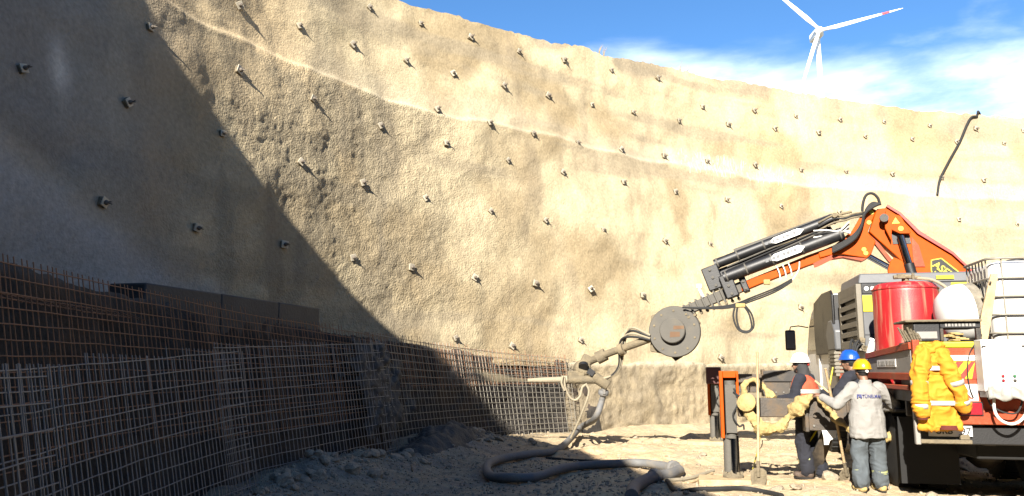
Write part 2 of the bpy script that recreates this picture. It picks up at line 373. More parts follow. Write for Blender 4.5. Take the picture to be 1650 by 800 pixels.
tag(wall, 'tall curved tan shotcrete wall of the pit, dotted with anchor heads', 'retaining wall')
# white lime drips: thin raised runs hanging in the band above the seam, one part
db = MB()
for i in range(170):
    s0 = random.choice([random.uniform(42.3, 47), random.uniform(43, 58)])
    h = random.uniform(.08, .42)*(1 if s0 > 42.5 else .45); z1 = float(seamz(s0))+random.uniform(.12, .62)
    w = random.uniform(.006, .017)*(1 if s0 > 42.5 else .7); lean = random.uniform(-.08, .08) + (.25 if s0 < 38 else 0)
    zz = np.linspace(z1, z1-h, 5); sss = s0+lean*np.linspace(0, 1, 5)
    c, n_ = Wpt(sss, zz, .012)
    for k in range(5): pass
    t = np.c_[n_[:,1], -n_[:,0], n_[:,0]*0]
    wk = w*np.array([.5, 1, 1, .8, .3])[:,None]
    inn = np.c_[n_, n_[:,0]*0]*.03
    vs = np.vstack([c-t*wk, c-inn*.3, c+t*wk, c+inn])
    fs = []
    for k in range(4):
        for a, b_ in ((0,1),(1,2),(2,3),(3,0)): fs.append((a*5+k, a*5+k+1, b_*5+k+1, b_*5+k))
    db.add(vs, fs)
dr = db.build('lime_drip', M_lime, wall, smooth=True); dr['kind'] = 'stuff'
# dry weeds on the rim
for s0, h in ((39.6, .35), (39.8, .28), (43.1, .45), (43.4, .3)):
    mb = MB(); c, n_ = Wpt([s0], rimz(np.array([s0])), -.1); c = c[0]
    for k in range(7):
        a = random.uniform(0, 6.28); l = h*random.uniform(.5, 1); d = V3(cos(a)*.35, sin(a)*.35, 1)
        mb.tube([c-V3(0,0,.1), c+d*l*.5, c+d*l+V3(.03,0,0)], [.006,.005,.002], 4)
    o = mb.build('dry_weed', M_foam); tag(o, 'dry weed sprig sticking up on the top edge of the pit wall', 'weed', 'dry weeds along the rim')

# ------------------------------------------------------------------ land outside, pit floor
RS = np.arange(0, WLEN, .8); q, n_ = Wat(RS); rz = rimz(RS)
offs = [.35, 1.2, 4, 20, 60, 150, 330, 700, 1600, 4000, 9000]; hts = [-.06, .05, .3, 1.6, 7, 22, 52, 80, 60, 40, 20]
c0_ = np.array([17., 8.])
rows = []
for o, h in zip(offs, hts):
    if o < 30: xy = q+n_*(woff(rz)+o)[:,None]
    else:
        d = q-c0_; d /= np.linalg.norm(d, axis=1)[:,None]; xy = q+d*o
    p = np.c_[xy, rz+h]; p[:,2] += (.04+min(o, 300)*.03)*fbm(p*(.5 if o < 30 else .01), 3, 41) if o > 1 else 0
    rows.append(p)
P = np.stack(rows, 1).reshape(-1, 3)
land = grid_mesh('hill_terrain', P, len(RS), len(offs), M_terrain, closed_u=True); land['kind'] = 'structure'

MF = [(-2.4,2),(-3.0,4.8),(-3.3,7.5),(-3.2,10),(-2.75,12),(-2.05,14.2),(-1.22,16.4),(-.25,18.2),(.8,19.3),(1.65,19.85)]
Ms, MQ = resample(catmull(MF, 20), .05); MN = norms(MQ)
def Mat_(s): return np.c_[np.interp(s, Ms, MQ[:,0]), np.interp(s, Ms, MQ[:,1])], np.c_[np.interp(s, Ms, MN[:,0]), np.interp(s, Ms, MN[:,1])]
def Mpt(s, z, back=0., lean=.19, z0=0.):
    s = np.atleast_1d(np.asarray(s, float)); z = np.broadcast_to(np.asarray(z, float), s.shape)
    q, n = Mat_(s); return np.c_[q+n*(back+lean*(z-z0))[:,None], z]
def bfoot(s): return np.interp(s, [34.5,36,38,41], [1.0,1.12,1.2,1.3])
BS = np.arange(36.7, 72, .06); bq, bn = Wat(BS); BF = bq-bn*bfoot(BS)[:,None]
FOOT = np.vstack([MQ[::6], BF[30::12]])
def gz(xy):
    xy = np.asarray(xy, float); p = np.c_[xy, np.zeros(len(xy))]
    z = .05*vn(p*.5, 51)+.03*vn(p*1.7, 52)+.018*vn(p*4.5, 53)+.010*vn(p*11, 54)
    dm = np.full(len(xy), 9.); am = np.zeros(len(xy), int)
    for a in range(0, len(xy), 20000):
        D = np.linalg.norm(xy[a:a+20000,None]-FOOT[None], axis=2); am[a:a+20000] = D.argmin(1); dm[a:a+20000] = D.min(1)
    nm = len(MQ[::6]); ism = am < nm; sm = np.where(ism, am*.3, 99)
    z = z+ss(1.7, .2, dm)*np.where(ism, .12, .12)
    z = z+ss(1.3, .15, dm)*(.20*np.exp(-((sm-10)/2.2)**2)+.20*np.exp(-((sm-14.5)/1.8)**2))*(1+.6*vn(p*2.2, 55))
    # wheel ruts and pushed-up clods across the lit floor
    for (ax, ay), (bx, by), h in (((-.2,16.6),(5.2,19.2),.09),((.6,15.6),(4.2,17.4),.06),((2.2,18.2),(8.,21.5),.07),((1.8,14.2),(4.6,15.2),.05)):
        d = V3(bx-ax, by-ay); L = np.linalg.norm(d); d /= L; w = xy-V3(ax, ay); t = w@d; n = w@V3(-d[1], d[0])+.18*np.sin(t*1.3)
        m = ss(0, .4, t)*ss(L, L-.4, t)
        z = z+m*(h*np.exp(-(n/.14)**2)*(.6+.9*vn(p*3.3, 56))-h*.6*np.exp(-((n-.35)/.2)**2))
    return z
xs = np.unique(np.r_[np.linspace(-13, -5, 14), np.arange(-5, 9.5, .05), np.linspace(9.5, 50, 60)])
ys = np.unique(np.r_[np.linspace(-18, 7.5, 40), np.arange(7.5, 16, .05), np.arange(16, 25, .075), np.linspace(25, 34, 24)])
X, Y = np.meshgrid(xs, ys, indexing='ij'); XY = np.c_[X.ravel(), Y.ravel()]
GZ = gz(XY); P = np.c_[XY, GZ]
a = fbm(P*.6, 4, 61); b = fbm(P*2.5, 4, 62)
col = np.tile(V3(.50,.40,.25), (len(P),1)); col = lerp(col, V3(.42,.33,.21), ss(-.1, .3, a)); col = lerp(col, V3(.54,.36,.20), ss(.12, .4, -a)*.6)
col = lerp(col, V3(.20,.176,.145), ss(1.6, -.6, P[:,0])*ss(19, 15, P[:,1])*(.55+.4*ss(-.2, .2, b)))  # left floor tinted darker, following the shaded area
col = lerp(col, V3(.30,.24,.18), ss(.15, .4, b)*.5)
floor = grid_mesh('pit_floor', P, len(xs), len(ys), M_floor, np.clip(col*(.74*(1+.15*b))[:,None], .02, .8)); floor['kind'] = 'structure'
def gzp(x, y): return float(gz(np.array([[x, y]]))[0])

# ------------------------------------------------------------------ lower bench: dug earth behind the mats, rough shotcrete further right
def strip(rows, nu, name, mat, colf, seed, amp):
    P = np.stack(rows, 1).reshape(-1, 3)
    d = amp*(.5*vn(P*1.1, seed)+.35*vn(P*3.7, seed+1)+.25*vn(P*9, seed+2)+.12*vn(P*19, seed+3))
    nxt = np.stack(rows, 1); du = np.gradient(nxt, axis=0); dv = np.gradient(nxt, axis=1); nr = np.cross(du.reshape(-1,3), dv.reshape(-1,3)); nr /= np.maximum(1e-6, np.linalg.norm(nr, axis=1))[:,None]
    return grid_mesh(name, P+nr*d[:,None], nu, len(rows), mat, colf(P))
ES = np.arange(0, 20.45, .08); eq, en = Mat_(np.clip(ES, 0, Ms[-1])); ext = np.clip(ES-Ms[-1], 0, 9)
eT = np.c_[en[:,1], -en[:,0]]; eq = eq+eT*ext[:,None]
ews = np.interp(ES, [0,3.6,6.25,10.7,16.8,20.6], [18.5,22.6,25.1,29.5,34.2,37.4]); wq, wnn = Wat(ews); wf = wq+wnn*(float(woff(np.array([1.8])))-.05+.25)
etop = np.interp(ES, [0,8,13,17,20.6], [2.42,2.40,2.16,1.95,1.78])
rows = []
for t in np.linspace(0, 1, 34): rows.append(np.c_[eq+en*(.42+.19*etop*t)[:,None], -.25+(etop+.25)*t])
for t in np.linspace(0, 1, 14)[1:]:
    a0 = rows[33][:, :2]; rows.append(np.c_[a0*(1-t)+wf*t, etop+.05*t])
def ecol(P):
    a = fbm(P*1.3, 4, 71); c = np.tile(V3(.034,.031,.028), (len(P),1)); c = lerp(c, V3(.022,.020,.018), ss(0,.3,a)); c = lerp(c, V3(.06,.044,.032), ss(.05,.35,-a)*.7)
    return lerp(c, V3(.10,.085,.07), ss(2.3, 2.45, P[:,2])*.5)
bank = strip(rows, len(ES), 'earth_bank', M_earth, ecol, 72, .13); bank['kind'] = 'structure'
rows = []
btop = 1.78+.03*np.sin(BS*1.1); lean = .10
for t in np.linspace(0, 1, 40): rows.append(np.c_[BF+bn*(lean*btop*t)[:,None], -.3+(btop+.3)*t])
wf = bq+bn*(woff(np.array([1.8]))[0]+.3)
for t in np.linspace(0, 1, 10)[1:]: rows.append(np.c_[rows[39][:,:2]*(1-t)+wf*t, btop+.02+.03*t])
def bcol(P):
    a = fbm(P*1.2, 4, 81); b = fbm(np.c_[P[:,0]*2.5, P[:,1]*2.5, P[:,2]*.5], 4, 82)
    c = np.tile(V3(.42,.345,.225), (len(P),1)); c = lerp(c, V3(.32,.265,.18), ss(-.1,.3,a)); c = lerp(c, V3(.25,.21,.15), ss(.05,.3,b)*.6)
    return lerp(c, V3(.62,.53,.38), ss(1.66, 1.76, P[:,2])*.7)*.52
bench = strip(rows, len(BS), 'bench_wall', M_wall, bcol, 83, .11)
tag(bench, 'low rough shotcrete bench along the foot of the tall wall', 'retaining wall')
# damp slab on the ledge above the mats
mb = MB(); pa = np.array([(-4.26,9.2),(-3.92,10.7),(-3.58,12.2),(-3.29,13.6)]); nb = V3(-.975,.22)
ptop = [(p[0],p[1],2.61+.012*i) for i, p in enumerate(pa)]
for i in range(3):
    a_, b_ = pa[i], pa[i+1]; za, zb = 2.61+.013*i, 2.61+.013*(i+1); g = .012 if i else 0
    d = unit(b_-a_); a2 = a_+d*g
    mb.prism([(*a2,2.05),(*b_,2.05),(*b_,zb),(*a2,za)], (nb[0]*.5, nb[1]*.5, 0))
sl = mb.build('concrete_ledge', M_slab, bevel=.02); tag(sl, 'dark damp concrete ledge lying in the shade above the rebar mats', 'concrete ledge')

# ------------------------------------------------------------------ anchors
ROWS = {
'topmost row by the rim': [(31.68, 10.32), (33.17, 10.38), (34.64, 10.38), (36.34, 10.45), (37.97, 10.59), (39.91, 10.74), (41.88, 10.91), (43.81, 10.29), (46.03, 10.49), (48.04, 10.6), (50.06, 10.72), (52.04, 10.82), (54.11, 10.85), (56.2, 10.9), (58.3, 10.92)],
'second row from the rim': [(27.93, 8.78), (29.53, 8.97), (31.06, 9.09), (32.63, 9.17), (34.04, 9.19), (35.59, 9.18), (37.25, 9.31), (39.02, 9.42), (40.67, 9.5), (42.71, 9.63), (44.8, 9.81), (46.86, 9.93), (48.99, 10.09), (51.07, 10.15), (53.18, 10.21), (55.17, 10.26), (57.33, 10.34)],
'row along the white drip line': [(33.45, 8.05), (35.0, 7.99), (36.46, 7.98), (38.13, 8.03), (39.89, 8.13), (41.75, 8.25), (43.66, 8.35), (45.75, 8.48), (47.82, 8.53), (49.96, 8.69), (51.93, 8.72), (54.1, 8.72), (56.02, 8.73)],
'first row below the seam': [(25.44, 7.2), (27.63, 7.26), (29.64, 7.31), (31.65, 7.2), (33.61, 7.16), (35.56, 7.06), (37.46, 7.03), (39.65, 7.03), (41.85, 7.04), (44.15, 7.04), (46.61, 7.08), (49.19, 7.06), (51.77, 7.09), (54.41, 7.08), (57.09, 7.05)],
'second row below the seam': [(22.84, 5.48), (24.8, 5.67), (26.98, 5.79), (29.12, 5.76), (30.99, 5.69), (32.85, 5.63), (34.82, 5.57), (36.59, 5.52), (38.58, 5.48), (41.03, 5.39), (42.99, 5.47)],
'third row below the seam': [(24.22, 3.98), (26.23, 3.94), (28.48, 3.97), (30.57, 3.96), (32.25, 3.91), (34.19, 3.82), (35.98, 3.79), (37.95, 3.75), (39.84, 3.7), (46.64, 3.64)],
'lowest row above the bench': [(33.46, 2.34), (35.17, 2.18), (37.43, 2.38), (42.78, 1.98), (45.21, 1.92)]}
ORD = 'first second third fourth fifth sixth seventh eighth ninth tenth eleventh twelfth thirteenth fourteenth fifteenth sixteenth seventeenth'.split()
def make_anchor():
    r = empty('anchor_head')
    mb = MB()   # grout pad + square bearing plate, local -Y points into the pit
    mb.box((0,-.02,0), (.20,.10,.20)); 
    mb.build('grout_pad', M_caked, r, bevel=.03)
    mb = MB(); mb.box((0,-.085,0), (.20,.025,.20), Matrix.Rotation(radians(9), 3, 'Y')); mb.build('bearing_plate', M_plate, r, bevel=.006)
    mb = MB(); mb.lathe((0,-.098,0), [(.05,0),(.055,.02),(.05,.05),(.03,.07)], 10, (.05,-1,-.05)); mb.build('anchor_nut', M_nut, r)
    mb = MB(); mb.tube([(0,-.16,0),(.01,-.20,-.01),(.02,-.255,-.025)], [.017,.015,.010], 7); mb.tube([(.01,-.16,.02),(.0,-.22,.02),(-.015,-.25,.015)], [.012,.011,.008], 6)
    mb.build('strand_end', M_nut, r)
    return r
a0 = make_anchor(); first = True
for row, lst in ROWS.items():
    pts, nn_ = Wpt([a for a, _ in lst], [z for _, z in lst], 0.)
    for k, (p, n) in enumerate(zip(pts, nn_)):
        o = a0 if first else copy_tree(a0); first = False
        o.location = tuple(p); yaw = math.atan2(n[1], n[0])-pi/2
        o.rotation_euler = (radians(random.uniform(-16, 14)), radians(random.uniform(-45, 45)), yaw+radians(random.uniform(-12, 12)))
        sc = random.uniform(.66, .92)*(.86 if p[1] < 15.5 else .86); o.scale = (sc, sc*random.uniform(.85, 1.15), sc)
        sh = 'shaded' if lst[k][0] < 25.2 or (lst[k][1] < 4.2 and lst[k][0] < 29) else 'sunlit'
        tag(o, f'{sh} anchor head in the {row}, {ORD[k]} from the left', 'anchor head', 'anchor heads studding the shotcrete wall')

# ------------------------------------------------------------------ rebar mats
def bar_mesh(L, r=.0055, n=5):
    mb = MB(); k = max(2, int(L/.5)+1)
    mb.tube([(random.uniform(-.006,.006), random.uniform(-.006,.006), L*i/(k-1)) for i in range(k)], r, n); return mb.mesh('vertical_bar', True)
def mat_panel(label, s0, s1, zbot, ztop, back, mat, vs=.15, hs=.16, lean=.19, z0=0., r=.0055, jit=.003):
    c = Mpt([(s0+s1)/2], 0, back)[0]
    root = empty('rebar_mat', tuple(c), 0, label, 'rebar mat', 'welded rebar mats leaning on the bench')
    n = int((s1-s0)/vs); me = {}
    ph = random.random()
    for i in range(n+1):
        s = s0+(s1-s0)*i/n+random.uniform(-1,1)*jit*2; zt = float(ztop(s)) if callable(ztop) else ztop
        zt += random.uniform(-.025, .008)
        key = round(zt-zbot, 1)
        if (key, i % 2) not in me: me[(key, i % 2)] = bar_mesh(key+.05, r)
        p = Mpt([s], zbot, back, lean, z0)[0]; q_ = Mpt([s+random.uniform(-.02,.02)], zbot+1, back, lean, z0)[0]
        o = link('vertical_bar', me[(key, i % 2)], mat, root); o.location = Vector(p-c)
        o.rotation_mode = 'QUATERNION'; o.rotation_quaternion = Vector(q_-p).to_track_quat('Z', 'Y')
    zmax = max(float(ztop(x)) if callable(ztop) else ztop for x in (s0, (s0+s1)/2, s1)); nh = int((zmax-zbot-.08)/hs)
    for j in range(nh+1):
        S_ = np.arange(s0-.04, s1+.08, .45); f = (j+.35)/(nh+.6)
        zt = np.array([float(ztop(x)) if callable(ztop) else ztop for x in S_])
        z = zbot+(zt-zbot)*f+np.array([random.uniform(-1,1)*jit*2 for _ in S_])
        q_, n_ = Mat_(S_); pts = np.c_[q_+n_*(back+lean*(z-z0)-.0115)[:,None], z]-c
        mb = MB(); mb.tube(pts, r, 5); mb.build('horizontal_bar', mat, root)
    return root
topz = lambda s: np.interp(s, [3.6,5.2,7.2,10.6,12.9,16.4,20], [2.42,2.46,2.46,2.35,2.25,2.08,1.86])
mat_panel('rusty rear rebar mat at the left, lapped behind the front mats', 1.5, 8.2, .85, topz, .21, M_rust, vs=.095, hs=.11)
mat_panel('rusty rear rebar mat under the damp ledge', 8.0, 13.2, .75, topz, .21, M_rust, vs=.095, hs=.11)
mat_panel('grey front rebar mat with ragged lower top edge at the left', 2.7, 8.15, .02, lambda s: np.interp(s, [3.4,5.6,8.1], [1.63,1.73,1.87]), -.12, M_rebar, vs=.095, hs=.15)
mat_panel('grey rebar mat in the shade beside the splattered patch', 7.7, 12.7, .02, lambda s: np.interp(s, [7.7,12.7], [1.9,2.12]), 0., M_rebar, vs=.10, hs=.15)
mat_panel('partly sunlit rebar mat reaching right to the spraying lance', 12.3, 20.3, .06, topz, .02, M_galv, vs=.135, hs=.135)
mat_panel('rusty second rebar layer close behind the sunlit mat', 12.4, 20.1, 1.25, lambda s: topz(s)+.03, .16, M_rust, vs=.11, hs=.14)
mat_panel('rebar mat standing closest to the viewer at the bottom left', .6, 3.5, .02, 1.6, -.34, M_rebar)
mat_panel('rusty rebar mat lying back over the ledge, upper left', 1.0, 6.6, 2.12, lambda s: 2.5, .45, M_rust, lean=2.4, z0=2.05, hs=.045)
# shotcrete caked over the mats where the two runs meet, and the spill below it
s_ = np.arange(11.2, 13.9, .035); z_ = np.arange(.1, 2.2, .035); S2, Z2 = np.meshgrid(s_, z_, indexing='ij')
S2 = S2.ravel(); Z2 = Z2.ravel(); P = Mpt(S2, Z2, .06)
edge = np.hypot((S2-12.5-.25*np.sin(Z2*2.2))/1.15, (Z2-1.3)/1.15)+.75*fbm(P*2.6, 4, 91)
q_, n_ = Mat_(S2); d = .10*ss(.85, .4, edge)-.035+.03*vn(P*4, 92)+.04*vn(P*9, 93)+.025*vn(P*17, 94)
P2 = np.c_[P[:,:2]-n_*d[:,None], Z2]
o = grid_mesh('shotcrete_splatter', P2, len(s_), len(z_), M_wet)
bm = bmesh.new(); bm.from_mesh(o.data); bm.verts.ensure_lookup_table(); bmesh.ops.delete(bm, geom=[v for v in bm.verts if edge[v.index]+.22*math.sin(v.index*12.9898)*.3 > .78], context='VERTS'); bm.to_mesh(o.data); bm.free()
tag(o, 'dark fresh shotcrete caked on the rebar mats in the corner', 'shotcrete', kind=None)
u = np.linspace(-1, 1, 90); U, Vv = np.meshgrid(u, u, indexing='ij'); U = U.ravel(); Vv = Vv.ravel()
ctr, cn = Mat_(np.array([14.0])); ct = V3(cn[0,1], -cn[0,0]); xy = ctr-cn*.25+ct[None]*(U*2.1)[:,None]-cn*(Vv*.62)[:,None]
base = gz(xy); P = np.c_[xy, base]; h = .24*ss(1, .1, np.hypot(U, Vv)+.18*fbm(P*2, 3, 95))*(1+.25*vn(P*3, 96))+.045*vn(P*5, 97)+.03*vn(P*11, 98)-.05
P[:,2] += h+.05*ss(1,.3,np.hypot(U,Vv))*np.abs(vn(P*6.5, 99))
o = grid_mesh('shotcrete_spill', P, 90, 90, M_wet); tag(o, 'dark heap of spilled shotcrete at the foot of the mats', 'shotcrete')

# ------------------------------------------------------------------ rubble
def rock_mesh(seed, sub=2):
    bm = bmesh.new(); bmesh.ops.create_icosphere(bm, subdivisions=sub, radius=1); P = np.array([v.co for v in bm.verts])
    r = 1+.28*vn(P*1.3+seed*9, seed)+.16*vn(P*3+seed*5, seed+1)
    P = P*r[:,None]*np.array([1, random.uniform(.65,1), random.uniform(.55,.85)])
    k = np.round(P*2.6)/2.6; P = P*.55+k*.45
    for v, p in zip(bm.verts, P): v.co = p
    me = bpy.data.meshes.new('broken_stone'); bm.to_mesh(me); bm.free(); return me
RM = [rock_mesh(i) for i in range(8)]
def put_rock(x, y, r, label, group, mesh=None):
    o = link('broken_stone', mesh or random.choice(RM), M_rock); sc = r*random.uniform(.8, 1.2); o.scale = (sc, sc*random.uniform(.8,1.2), sc*random.uniform(.75,1))
    o.location = (x, y, gzp(x, y)+r*.25); o.rotation_euler = (random.uniform(-.5,.5), random.uniform(-.5,.5), random.uniform(0,6.3)); tag(o, label, 'stone', group)
for i in range(95):
    s = random.gauss(10.2, 1.6) if i < 70 else random.gauss(15.2, 1.2); off = abs(random.gauss(.25, .3))+.08
    q_, n_ = Mat_(np.array([s])); x, y = q_[0]-n_[0]*off; put_rock(x, y, random.choice([.05,.06,.07,.09,.12]), 'broken stone in the rubble heaped along the foot of the mats', 'broken stones below the rebar mats')
for i in range(50):
    x, y = random.uniform(-2.3, 2.6), random.uniform(9.6, 15.5)
    if x < -2.4+max(0, (y-12)*.25): continue
    put_rock(x, y, random.choice([.025,.03,.04,.05]), 'small stone lying loose on the shaded pit floor', 'loose stones on the shaded floor')
for i in range(55):
    t = random.random(); x, y = -.2+5.4*t+random.gauss(0,.25), 16.6+2.6*t+random.gauss(0,.2)
    if i > 30: x, y = random.uniform(2.6, 9), random.uniform(13, 22)
    put_rock(x, y, random.choice([.03,.04,.05,.07]), 'pale clod on the sunlit pit floor behind the outriggers', 'pale clods on the sunlit floor')
for x, y, r in ((4.55,11.75,.12),(4.35,12.3,.08),(5.0,11.3,.1),(3.75,10.85,.12),(3.55,11.0,.09),(5.7,10.1,.1),(6.1,9.9,.09),(5.3,10.4,.07)):
    put_rock(x, y, r, 'pale rock on the ground around the workers and the truck rear', 'rocks around the workers')
gb = MB(); VV = []; FF = []
ico = bmesh.new(); bmesh.ops.create_icosphere(ico, subdivisions=1, radius=1); IV = np.array([v.co for v in ico.verts]); IF = [tuple(v.index for v in f.verts) for f in ico.faces]; ico.free()
NG = 9000; gx = rng.uniform(-3.2, 8.8, NG); gy = 9+rng.beta(1, 1.7, NG)*14
gx[:3200] = rng.uniform(-3, 2.6, 3200); gy[:3200] = rng.uniform(9.2, 15, 3200)
mq, mn = Mat_(rng.uniform(7, 17, 2200)); offm = np.abs(rng.normal(.15, .42, 2200)); gx[-2200:] = mq[:,0]-mn[:,0]*offm; gy[-2200:] = mq[:,1]-mn[:,1]*offm
gzv = gz(np.c_[gx, gy])
R = rng.choice([.008,.011,.014,.02,.03], NG, p=[.3,.3,.2,.14,.06])
sv = rng.uniform(.6, 1.3, (NG, 1, 3)); jit = rng.uniform(.75, 1.25, (NG, len(IV), 1))
AV = (IV[None]*jit*sv*R[:,None,None]+np.c_[gx, gy, gzv+R*.25][:,None]).reshape(-1, 3)
AF = (np.array(IF)[None]+(np.arange(NG)*len(IV))[:,None,None]).reshape(-1, 3)
me = bpy.data.meshes.new('gravel'); me.from_pydata(AV.tolist(), [], AF.tolist()); g = link('gravel', me, M_rock); g['kind'] = 'stuff'

# ------------------------------------------------------------------ cable over the rim, wind turbine
hs, hz = [56.9,56.45,56.34,55.98,55.28,54.51,53.97,53.68], [11.5,11.56,11.42,11.25,10.24,9.37,8.64,8.0]
pts, _ = Wpt(hs, hz, .07); pts[0][:2] -= V3(-.3,-.9)*-1*0; pts[0] = pts[1]+V3(.9,1.2,-.05); pts[1][2] += .05
mb = MB(); mb.tube(catmull(pts, 8), .042, 8); o = mb.build('hanging_hose', M_rubber); tag(o, 'black hose hanging over the rim down the upper wall', 'hose')
hub = V3(131.5, 322, 145.2)
tur = empty('wind_turbine', (hub[0]+.8, hub[1]+4, 58), 0, 'white three bladed wind turbine standing on the hill beyond the rim', 'wind turbine')
hl = hub-np.array(tur.location)
mb = MB(); mb.tube([(0,0,-10),(0,0,40),(0,0,hl[2]-1.2)], [1.5,1.25,.95], 24); mb.build('tower', M_turb, tur)
mb = MB(); mb.box((0,1.2,hl[2]+.2), (3.4,8.5,3.6)); mb.build('nacelle', M_turb, tur, bevel=.6)
mb = MB(); mb.lathe((hl[0],hl[1]+1.0,hl[2]), [(1.6,0),(1.8,.8),(1.7,1.8),(1.1,2.8),(.25,3.3)], 20, (0,-1,0)); mb.build('rotor_hub', M_turb, tur)
for ang in (15.5, 136.5, 250.5):
    d = V3(cos(radians(ang)), 0, sin(radians(ang))); e = V3(-sin(radians(ang)), 0, cos(radians(ang))); hc = hl+V3(0,-.6,0)
    secs = [(1.2,.7,.7),(3,.7,.7),(7,1.0,.38),(14,.85,.3),(24,.56,.2),(32,.34,.12),(37.6,.1,.05)]
    vs = []; n = 12
    for dist, ch, th in secs:
        tw = radians(22*(1-dist/38))
        for k in range(n):
            a = 2*pi*k/n; cx = ch*cos(a)-(ch*.25); cy = th*sin(a)
            vs.append(hc+d*dist+e*(cx*cos(tw)-cy*sin(tw))+V3(0,1,0)*(cx*sin(tw)+cy*cos(tw)))
    m = len(secs); fs = [(i*n+k, i*n+(k+1)%n, (i+1)*n+(k+1)%n, (i+1)*n+k) for i in range(m-1) for k in range(n)]+[tuple(range(n)), tuple(range((m-1)*n, m*n))]
    mb = MB(); mb.add(vs, fs); bl = mb.build('blade', M_turb, tur)
    if ang != 15.5: continue
    vs = []                                  # painted band sleeve near the tip
    for dist in (28, 31.5):
        f = np.interp(dist, [s[0] for s in secs], [s[1] for s in secs])+.03; th = np.interp(dist, [s[0] for s in secs], [s[2] for s in secs])+.03; tw = radians(22*(1-dist/38))
        for k in range(n):
            a = 2*pi*k/n; cx = f*cos(a)-(f*.25); cy = th*sin(a); vs.append(hc+d*dist+e*(cx*cos(tw)-cy*sin(tw))+V3(0,1,0)*(cx*sin(tw)+cy*cos(tw)))
    mb = MB(); mb.add(vs, [(k, (k+1)%n, (k+1)%n+n, k+n) for k in range(n)]); mb.build('red_band', M_turbred, bl)
# ------------------------------------------------------------------ crane truck (local frame: x right along the tail, y forward, z up, origin at rear left corner)
TR = (4.8014, 9.6, 0.0); TH = radians(-12); TX = V3(cos(TH), sin(TH), 0); TY = V3(-sin(TH), cos(TH), 0)
def t2w(p): return V3(*TR)+TX*p[0]+TY*p[1]+V3(0,0,p[2])
def w2t(p): d = np.array(p, float)-V3(*TR); return V3(d@TX, d@TY, d[2])
truck = empty('crane_truck', TR, TH, 'orange and grey crane truck seen from its tail, outriggers down, boom raised', 'truck')
def on_truck(name, base, label, cat, group=None):
    r = empty(name, tuple(t2w(base)), TH, label, cat, group); r['_b'] = 0; del r['_b']; OFF[r.name] = tuple(-V3(*base)); return r
OFF = {}
def put(mb, name, mat, root, **k):
    k.setdefault('smooth', True); return mb.build(name, mat, root, loc=OFF.get(root.name), **k)
def sub(mb, name, mat, parent, **k): return mb.build(name, mat, parent, **k)
# chassis and bed
for x in (.75, 1.6):
    mb = MB(); mb.b2(x, x+.12, .15, 8.6, .72, 1.02); put(mb, 'chassis_rail', M_dark, truck, bevel=.01)
mb = MB(); mb.b2(.03, 2.47, .04, 4.75, 1.22, 1.36)
for y in (.6, 1.4, 2.2, 3.0, 3.8): mb.b2(.04, 2.46, y, y+.08, 1.03, 1.22)
put(mb, 'bed_floor', M_dark, truck, bevel=.01)
mb = MB(); mb.b2(-.02, 2.52, -.06, .06, .975, 1.14); put(mb, 'rear_sill', M_redbed, truck, bevel=.012)
mb = MB(); mb.b2(.06, 2.44, -.035, .0, 1.14, 1.86); tg = put(mb, 'tailgate', M_redbed, truck, bevel=.008)
mb = MB(); mb.b2(.04, 2.46, -.05, .02, 1.862, 1.935); put(mb, 'tailgate_rail', M_yellow, truck, bevel=.015)
mb = MB(); mb.b2(.10, .66, -.043, -.036, 1.715, 1.775); sub(mb, 'white_strip', M_white, tg)
mb = MB(); mb.b2(.32, .66, -.043, -.036, 1.50, 1.705); hz = sub(mb, 'hazard_plate', M_yellow, tg)
for k in range(3):
    x0 = .30+k*.155; poly = [(x0,-.0475,1.502),(x0+.075,-.0475,1.502),(x0+.235,-.0475,1.703),(x0+.16,-.0475,1.703)]
    poly = [(min(max(p[0],.322),.658), p[1], p[2]) for p in poly]; mb = MB(); mb.prism(poly, (0,.004,0)); sub(mb, 'red_stripe', M_red, hz, smooth=False)
mb = MB(); mb.b2(.30, .66, -.043, -.036, 1.245, 1.44); wp = sub(mb, 'white_plate', M_white, tg)
tri = [V3(.40,-.047,1.27), V3(.60,-.047,1.27), V3(.47,-.047,1.42)]; c3 = sum(tri)/3
mb = MB()
for k in range(3):
    a, b = tri[k], tri[(k+1)%3]; mb.prism([a, b, c3+(b-c3)*.62, c3+(a-c3)*.62], (0,.003,0))
sub(mb, 'red_triangle', M_redbed, wp, smooth=False)
for x in (-.01, 2.43):
    mb = MB(); mb.b2(x, x+.08, -.055, .03, 1.142, 1.96); put(mb, 'corner_post', M_redbed, truck, bevel=.01)
for i, (x0, x1) in enumerate(((.44,.68),(1.85,2.1))):
    mb = MB(); mb.b2(x0, x1, -.09, -.061, 1.085, 1.225); l = put(mb, 'tail_light', M_lampred, truck, bevel=.012)
    mb = MB(); mb.b2(x0-.012, x1+.012, -.068, -.0605, 1.075, 1.235); sub(mb, 'light_frame', M_black, l)
mb = MB(); mb.b2(0, 2.5, .02, .14, .74, .95); put(mb, 'bumper', M_black, truck, bevel=.015)
mb = MB(); mb.b2(0, .55, -.075, .0, .755, .80); mb.b2(.43, .53, -.06, 0, .80, .86); put(mb, 'underrun_bar', M_caked, truck, bevel=.008)
mb = MB(); mb.b2(-.06, .0, -.09, -.02, .74, 1.25); put(mb, 'step_post', M_grey2, truck, bevel=.012)
mb = MB(); mb.b2(.10, .575, -.02, -.012, .835, .965); npl = put(mb, 'number_plate', M_white, truck, bevel=.004)
